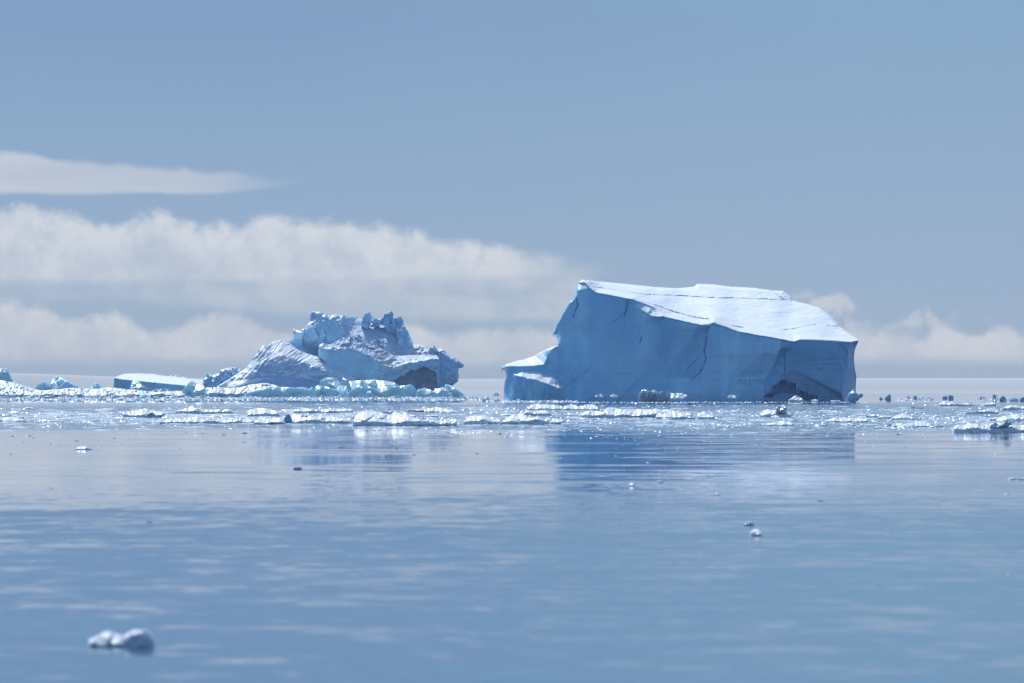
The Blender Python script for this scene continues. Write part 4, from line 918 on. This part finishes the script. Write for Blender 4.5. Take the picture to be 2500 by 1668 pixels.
# foreground lump, soft in the photograph, and the small ones near it
def near_lump(pg, wy, mat, lb, **kw): return lump('ice_lump', pg, wy, mat, lb, 'ice lump', None, res=1.2, jag=1.2, **kw)
near_lump([(216, 1575), (219, 1561), (228, 1557), (240, 1552), (251, 1544), (261, 1541), (272, 1546), (285, 1550), (300, 1553), (308, 1560), (305, 1582), (272, 1586), (230, 1583)], 1580, 'wetice', 'lumpy white half of the blurred ice nearest the camera', side=.2, fac=.2)
near_lump([(296, 1580), (298, 1562), (306, 1550), (319, 1542), (332, 1540), (350, 1541), (360, 1545), (370, 1557), (376, 1571), (364, 1584), (320, 1587)], 1581, 'wetice', 'rounded grey-white half of the blurred ice nearest the camera', side=.6, fac=.05)
near_lump([(1832, 1311), (1834, 1300), (1842, 1295), (1850, 1293), (1856, 1298), (1862, 1306), (1860, 1312)], 1310, 'floe', 'single small grey-white lump on the open blue water', side=.5)
near_lump([(1812, 1281), (1820, 1277), (1832, 1276), (1842, 1280), (1840, 1284)], 1283, 'darkbit', 'thin dark sliver just beyond the single grey-white lump', side=.5)
near_lump([(1531, 1187), (1535, 1182), (1543, 1180), (1552, 1184), (1553, 1188)], 1187, 'floe', 'small white piece in the dark reflection of the table berg', side=.3)
near_lump([(1600, 1178), (1608, 1174), (1620, 1173), (1622, 1179)], 1178, 'floe', 'second white piece in the dark reflection, farther right', side=.3)
near_lump([(1741, 1208), (1748, 1204), (1757, 1206), (1760, 1209)], 1209, 'floe', 'pale chip right of the dark reflection', side=.3)
near_lump([(710, 1146), (718, 1142), (735, 1141), (742, 1144), (740, 1146)], 1145.5, 'darkbit', 'dark flat chip alone on the pale calm water', side=.6)
near_lump([(176, 1097), (190, 1092), (205, 1090), (215, 1094), (240, 1096), (238, 1099)], 1098, 'floe', 'white scrap on the calm water below the left pack', side=.3)
near_lump([(2460, 1170), (2468, 1167), (2490, 1168), (2508, 1167), (2508, 1172)], 1171, 'floe', 'row of pale crumbs at the right edge of calm water', side=.3)

# seabird on the water
def seabird():
    Y = wdist(987.5); k = Y / F
    c = world_pt(np.array(1683.5), np.array(987.5), Y); loc = (float(c[0]), float(Y), 0.)
    n = 12; V_ = []; q = []
    prof = [(-.30, .01, .10), (-.24, .05, .10), (-.12, .10, .09), (.0, .12, .09), (.12, .10, .12), (.19, .05, .20), (.21, .04, .28), (.25, .045, .32), (.30, .03, .33), (.36, .008, .33)]
    for x, r, z in prof:
        for j in range(n):
            a = 2 * math.pi * j / n; V_.append((loc[0] - 1.2 * x, loc[1] + r * 1.2 * math.cos(a), 1.2 * (z + r * math.sin(a))))
    for i in range(len(prof) - 1):
        for j in range(n): q.append((i * n + j, i * n + (j + 1) % n, (i + 1) * n + (j + 1) % n, (i + 1) * n + j))
    o = mesh_obj('seabird', V_, q, 'feather', None, loc)
    tag(o, 'tiny black seabird resting on the water below the table berg', 'bird')
seabird()

# ------------------------------------------------------------------ many small pieces
def ico(sub, rng, flat=.5, amp=.25, rag=1.7):
    import bmesh
    bm = bmesh.new(); bmesh.ops.create_icosphere(bm, subdivisions=sub, radius=1)
    sx, sy = rng.random() * 90, rng.random() * 90
    V_ = np.array([v.co[:] for v in bm.verts]); Fc = np.array([[v.index for v in f.verts] for f in bm.faces]); bm.free()
    nn = 1 + amp * 2 * fbm(V_[:, 0] * rag + sx, V_[:, 1] * rag + V_[:, 2] * 1.3 + sy, int(sx * 10), 3)
    V_ = V_ * nn[:, None]; V_[:, 2] = np.maximum(V_[:, 2] * flat + .12 * flat, -.25)
    return V_, Fc
rng = random.Random(12)
protos = []
for i in range(7):
    V_, Fc = ico(3, rng, [.38, .6, .3, .8, .45, .25, .5][i], [.35, .5, .4, .55, .6, .3, .7][i], [1.4, 2., 1.2, 1.7, 2.6, 1.5, 2.2][i])
    protos.append(V_)
proto_faces = Fc
def proto_mesh(i, mat):
    me = bpy.data.meshes.new('ice_piece'); me.from_pydata(protos[i].tolist(), [], proto_faces.tolist()); me.materials.append(M[mat])
    me.polygons.foreach_set('use_smooth', [i % 2 == 0] * len(me.polygons)); return me
pm = {(i, m): proto_mesh(i, m) for i in range(7) for m in ('floe', 'rubble', 'bit', 'darkbit', 'cyan')}
def piece(name, px, wy, wpx, hpx, mat, label, cat, group, k=None, deep=None):
    Y = wdist(wy); s = Y / F
    i = rng.randrange(7) if k is None else k
    o = link(bpy.data.objects.new(name, pm[(i, mat)]))
    o.location = ((px - 1250) / F * Y, Y, 0)
    zt = protos[i][:, 2].max()
    o.scale = (wpx * s / 2, (deep or wpx * rng.uniform(.6, 1.2)) * s / 2, hpx * s / zt)
    o.rotation_euler = (0, 0, rng.uniform(-.5, .5) + (math.pi if rng.random() < .5 else 0))
    return tag(o, label, cat, group)
WORDS = ['first', 'second', 'third', 'fourth', 'fifth', 'sixth', 'seventh', 'eighth', 'ninth', 'tenth']
def name_them(items, kind_words, marks):
    """items: [(px, wy, width, object)]; each gets a label from its nearest landmark and its order there"""
    marks = sorted(marks); cells = {}
    for it in items:
        j = min(range(len(marks)), key=lambda k: abs(marks[k][0] - it[0])); cells.setdefault(j, []).append(it)
    for j, lst in cells.items():
        lst.sort(key=lambda t: t[0])
        if len(lst) == 1: lst[0][3]['label'] = '%s %s' % (kind_words, marks[j][1]); continue
        big = max(lst, key=lambda t: t[2])
        rest = [t for t in lst if t is not big]
        big[3]['label'] = 'largest %s %s' % (kind_words, marks[j][1])
        for i, t in enumerate(rest):
            t[3]['label'] = '%s from the left of the lesser %ss %s' % (WORDS[min(i, 9)], kind_words, marks[j][1]) if len(rest) > 1 else 'smaller %s %s' % (kind_words, marks[j][1])
M_FLOE = [(10, 'near the flat edge pan'), (75, 'near the far white strip'), (150, 'left of the patchy floe'), (230, 'off the patchy floe'), (330, 'by the patchy floe'), (420, 'by the thin spike'), (500, 'before the spiked floe'), (580, 'off the spiked floe'),
          (650, 'by the gritty floe'), (720, 'by the blue cone'), (800, 'by the upturned tip'), (880, 'by the brightest floe'), (960, 'behind the brightest floe'), (1060, 'at the bright floe tail'), (1150, 'by the grey-white floe'), (1240, 'by the jagged tower'),
          (1330, 'under the slit floe'), (1420, 'under the double hump'), (1510, 'by the wedge floe'), (1600, 'by the arched floe'), (1690, 'off the arched floe'), (1780, 'right of the peaked floe'), (1860, 'by the craggy floe'), (1930, 'beside the upright block'),
          (2010, 'by the tapering floe'), (2090, 'off the tapering floe'), (2160, 'by the sparkling mound'), (2230, 'under the round lump'), (2310, 'under the knobbed floe'), (2390, 'by the thick floe'), (2470, 'behind the thick floe')]
M_FR = [(20, 'below the cut-off chunk'), (70, 'below the glittering heap'), (135, 'below the turquoise pyramid'), (190, 'right of the pyramid'), (235, 'below the blue dome'), (285, 'at the flat berg corner'), (335, 'below the dark square block'), (395, 'below the flat berg'),
        (440, 'left of the three-sided block'), (475, 'below the three-sided block'), (530, 'below the knobbly foot'), (590, 'below the pale bank'), (640, 'left under the long slab'), (700, 'right under the long slab'), (755, 'at the long slab end'), (805, 'below the flat-faced block'),
        (850, 'below the pointed fin'), (900, 'by the triangular shard'), (950, 'below the widest block'), (1000, 'below the curved fin'), (1040, 'below the dark cave'), (1085, 'below the double peak'), (1130, 'off the leaning slab'), (1175, 'in the gap between bergs'),
        (1220, 'off the left toe'), (1265, 'left under the feathered ledge'), (1310, 'right under the feathered ledge'), (1350, 'by the shark-fin piece'), (1395, 'at the white fringe end')]
# small floes drifting among the traced ones
def band_density(px, wy):
    l = math.exp(-((wy - 1020) / 14) ** 2) if px < 900 else math.exp(-((wy - 1018) / 20) ** 2) * .6
    if px > 1900: l = math.exp(-((wy - 1030) / 18) ** 2) * .9
    return l
cnt = 0; items = []
while cnt < 110:
    px, wy = rng.uniform(-10, 2510), rng.uniform(988, 1058)
    if rng.random() > band_density(px, wy): continue
    w = 8 + 42 * rng.random() ** 2.2
    ob = piece('small_floe', px, wy, w, min(8, .8 + w * rng.uniform(.07, .2)), rng.choice(['floe', 'floe', 'rubble']), 'small low white floe adrift between the large floes', 'ice floe', 'small floes adrift in the nearer pack', k=rng.choice([0, 2, 4, 5])); cnt += 1; items.append((px, wy, w, ob))
name_them(items, 'small floe', M_FLOE); items = []
# loose lumps in the crushed ice along the foot of the bergs
for j in range(110):
    px = rng.uniform(0, 1180) if j < 85 else rng.uniform(1180, 1400)
    wy = rng.uniform(972.3, 974.6) if px < 1180 else rng.uniform(979, 982)
    w = rng.uniform(7, 20) if px < 450 else rng.uniform(5, 13)
    ob = piece('ice_lump', px, wy, w, w * rng.uniform(.4, .75), rng.choice(['rubble', 'rubble', 'floe', 'cyan']) if px < 600 else 'rubble', 'loose white lump in the crushed-ice fringe at the foot of the bergs', 'ice lump', 'lumps in the crushed-ice fringe'); items.append((px, wy, w, ob))
name_them(items, 'fringe lump', M_FR); items = []
# chips scattered on the open water
cnt = 0
while cnt < 70:
    wy = 1058 + 420 * rng.random() ** 2.4; px = rng.uniform(0, 2500)
    w = rng.uniform(4, 13)
    ob = piece('ice_chip', px, wy, w, w * rng.uniform(.15, .3), rng.choice(['bit', 'darkbit', 'darkbit', 'floe']), 'tiny ice chip floating on the open water before the pack', 'ice chip', 'ice chips on the open water', k=rng.choice([0, 2, 4, 5])); cnt += 1; items.append((px, wy, w, ob))
name_them(items, 'drifting chip', [(60, 'below the far left floes'), (220, 'straight beyond the blurred lump'), (360, 'right of the blurred lump column'), (500, 'below the spiked floe'), (640, 'below the gritty floe'), (760, 'below the blue cone'), (940, 'below the brightest floe'), (1150, 'below the grey-white floe'), (1290, 'below the jagged tower'), (1420, 'in the dark reflection'), (1560, 'below the wedge floe'), (1680, 'below the arched floe'), (1850, 'in line with the grey-white lump'), (2020, 'below the tapering floe'), (2210, 'below the sparkling mound'), (2420, 'below the thick floe')])

def crumbs(name, n, place, mats, label, kindcat, sizes, seed, up=.6):
    r = np.random.default_rng(seed)
    base = np.array([(1, 0, 0), (.3, .9, 0), (-.8, .55, 0), (-.75, -.6, 0), (.35, -.95, 0), (.45, .1, .8), (-.35, .25, 1.), (-.1, -.5, .6)], float)
    tri = np.array([(0, 1, 5), (1, 6, 5), (1, 2, 6), (2, 3, 6), (3, 7, 6), (3, 4, 7), (4, 0, 7), (0, 5, 7), (5, 6, 7)])
    px, wy = place(r, n)
    Y = EYE * F / (wy - HZ); s = Y / F
    w = (sizes[0] + (sizes[1] - sizes[0]) * r.random(n) ** 3) * s * .5
    V_ = base[None] * (1 + .45 * (r.random((n, 8, 3)) - .5))
    a = r.random(n) * 6.283
    c, sn = np.cos(a), np.sin(a)
    x = (V_[:, :, 0] * c[:, None] - V_[:, :, 1] * sn[:, None]) * w[:, None]; y = (V_[:, :, 0] * sn[:, None] + V_[:, :, 1] * c[:, None]) * w[:, None]
    z = V_[:, :, 2] * w[:, None] * (up * (.3 + r.random(n)))[:, None] - .02 * w[:, None]
    VV = np.stack([x + ((px - 1250) / F * Y)[:, None], y + Y[:, None], z], -1).reshape(-1, 3)
    T = (tri[None] + (np.arange(n) * 8)[:, None, None]).reshape(-1, 3)
    o = mesh_obj(name, VV, T, mats, None, (0, 0, 0), False)
    tag(o, label, kindcat, kind='stuff')
def pl_band(r, n):
    wy = 1018 + 13 * r.standard_normal(n); px = r.uniform(-20, 2520, n)
    wy = np.where((px > 900) & (px < 1900), 1020 + 20 * r.standard_normal(n), wy)
    wy = np.where(px > 1900, 1028 + 16 * r.standard_normal(n), wy)
    # clumps
    cl = r.integers(0, 90, n); cx = r.uniform(-20, 2520, 90); cyy = 1018 + 16 * r.standard_normal(90)
    m = r.random(n) < .55
    px = np.where(m, cx[cl] + 45 * r.standard_normal(n), px); wy = np.where(m, cyy[cl] + 2.2 * r.standard_normal(n), wy)
    return px, np.clip(wy, 984, 1100)
crumbs('brash_ice', 26000, pl_band, 'bit', 'glittering crushed brash ice strewn among the nearer floes', 'brash ice', (1.5, 11), 1, .3)
def pl_slush(r, n):
    px = np.where(r.random(n) < .55, r.uniform(-30, 870, n), r.uniform(870, 2530, n))
    return px, np.clip(np.where(px < 870, 1019 + 11 * r.standard_normal(n), 1024 + 16 * r.standard_normal(n)), 986, 1062)
crumbs('brash_ice', 4800, pl_slush, 'floegrey', 'flat grey pans of slush between the nearer floes', 'brash ice', (6, 75), 9, .06)
def pl_dark(r, n):
    return r.uniform(-20, 2520, n), np.clip(1040 + np.abs(28 * r.standard_normal(n)) ** 1.08, 990, 1320)
crumbs('brash_ice', 600, pl_dark, 'darkbit', 'dark wet specks of melting ice on the calm water', 'brash ice', (1.5, 11), 2, .15)
def pl_sp(r, n):
    return r.uniform(-20, 2520, n), np.clip(1042 + np.abs(34 * r.standard_normal(n)) ** 1.1, 990, 1500)
crumbs('brash_ice', 900, pl_sp, 'bit', 'bright wet specks of ice scattered over the calm water', 'brash ice', (1., 4.5), 3, .8)
def pl_fringe(r, n):
    px = r.uniform(-20, 1410, n); c = r.uniform(-20, 1410, 60); px = np.where(r.random(n) < .45, c[r.integers(0, 60, n)] + 9 * r.standard_normal(n), px)
    px = np.minimum(px, 1408); wy = np.where(px < 1190, 972.4 + 4.2 * r.random(n) ** 1.5, r.uniform(979.3, 982.3, n)); return px, wy
crumbs('brash_ice', 13000, pl_fringe, 'rubble', 'white crushed-ice fringe along the foot of both bergs', 'brash ice', (2, 12), 4, .7)
def pl_cliff(r, n):
    px = r.uniform(1410, 2110, n); return px, r.uniform(981.5, 983.2, n)
crumbs('brash_ice', 350, pl_cliff, 'rubble', 'thin broken line of ice crumbs under the blue cliff', 'brash ice', (2, 7), 5, .5)
def pl_far(r, n):
    px = np.where(r.random(n) < .5, r.uniform(2190, 2280, n), r.uniform(2380, 2520, n)); return px, r.uniform(973, 978.5, n)
crumbs('brash_ice', 260, pl_far, 'rubble', 'far row of ice crumbs on the right horizon', 'brash ice', (2, 9), 6, .9)

# ------------------------------------------------------------------ air
def haze():
    x, y0, y1, z0, z1 = 22000., -300., 34000., -8., 110.
    V_ = [(a, b, c) for a in (-x, x) for b in (y0, y1) for c in (z0, z1)]
    q = [(0, 1, 3, 2), (4, 6, 7, 5), (0, 4, 5, 1), (2, 3, 7, 6), (0, 2, 6, 4), (1, 5, 7, 3)]
    m = bpy.data.materials.new('sea_haze'); m.use_nodes = True; t = m.node_tree
    t.nodes.remove(t.nodes['Principled BSDF'])
    v = t.nodes.new('ShaderNodeVolumePrincipled'); v.inputs['Color'].default_value = (.93, .96, 1., 1)
    v.inputs['Density'].default_value = HAZE; v.inputs['Anisotropy'].default_value = .0
    t.links.new(v.outputs[0], t.nodes['Material Output'].inputs['Volume'])
    M['haze'] = m
    o = mesh_obj('haze', V_, q, 'haze', None, (0, 0, 0), False); tag(o, kind='stuff')
haze()
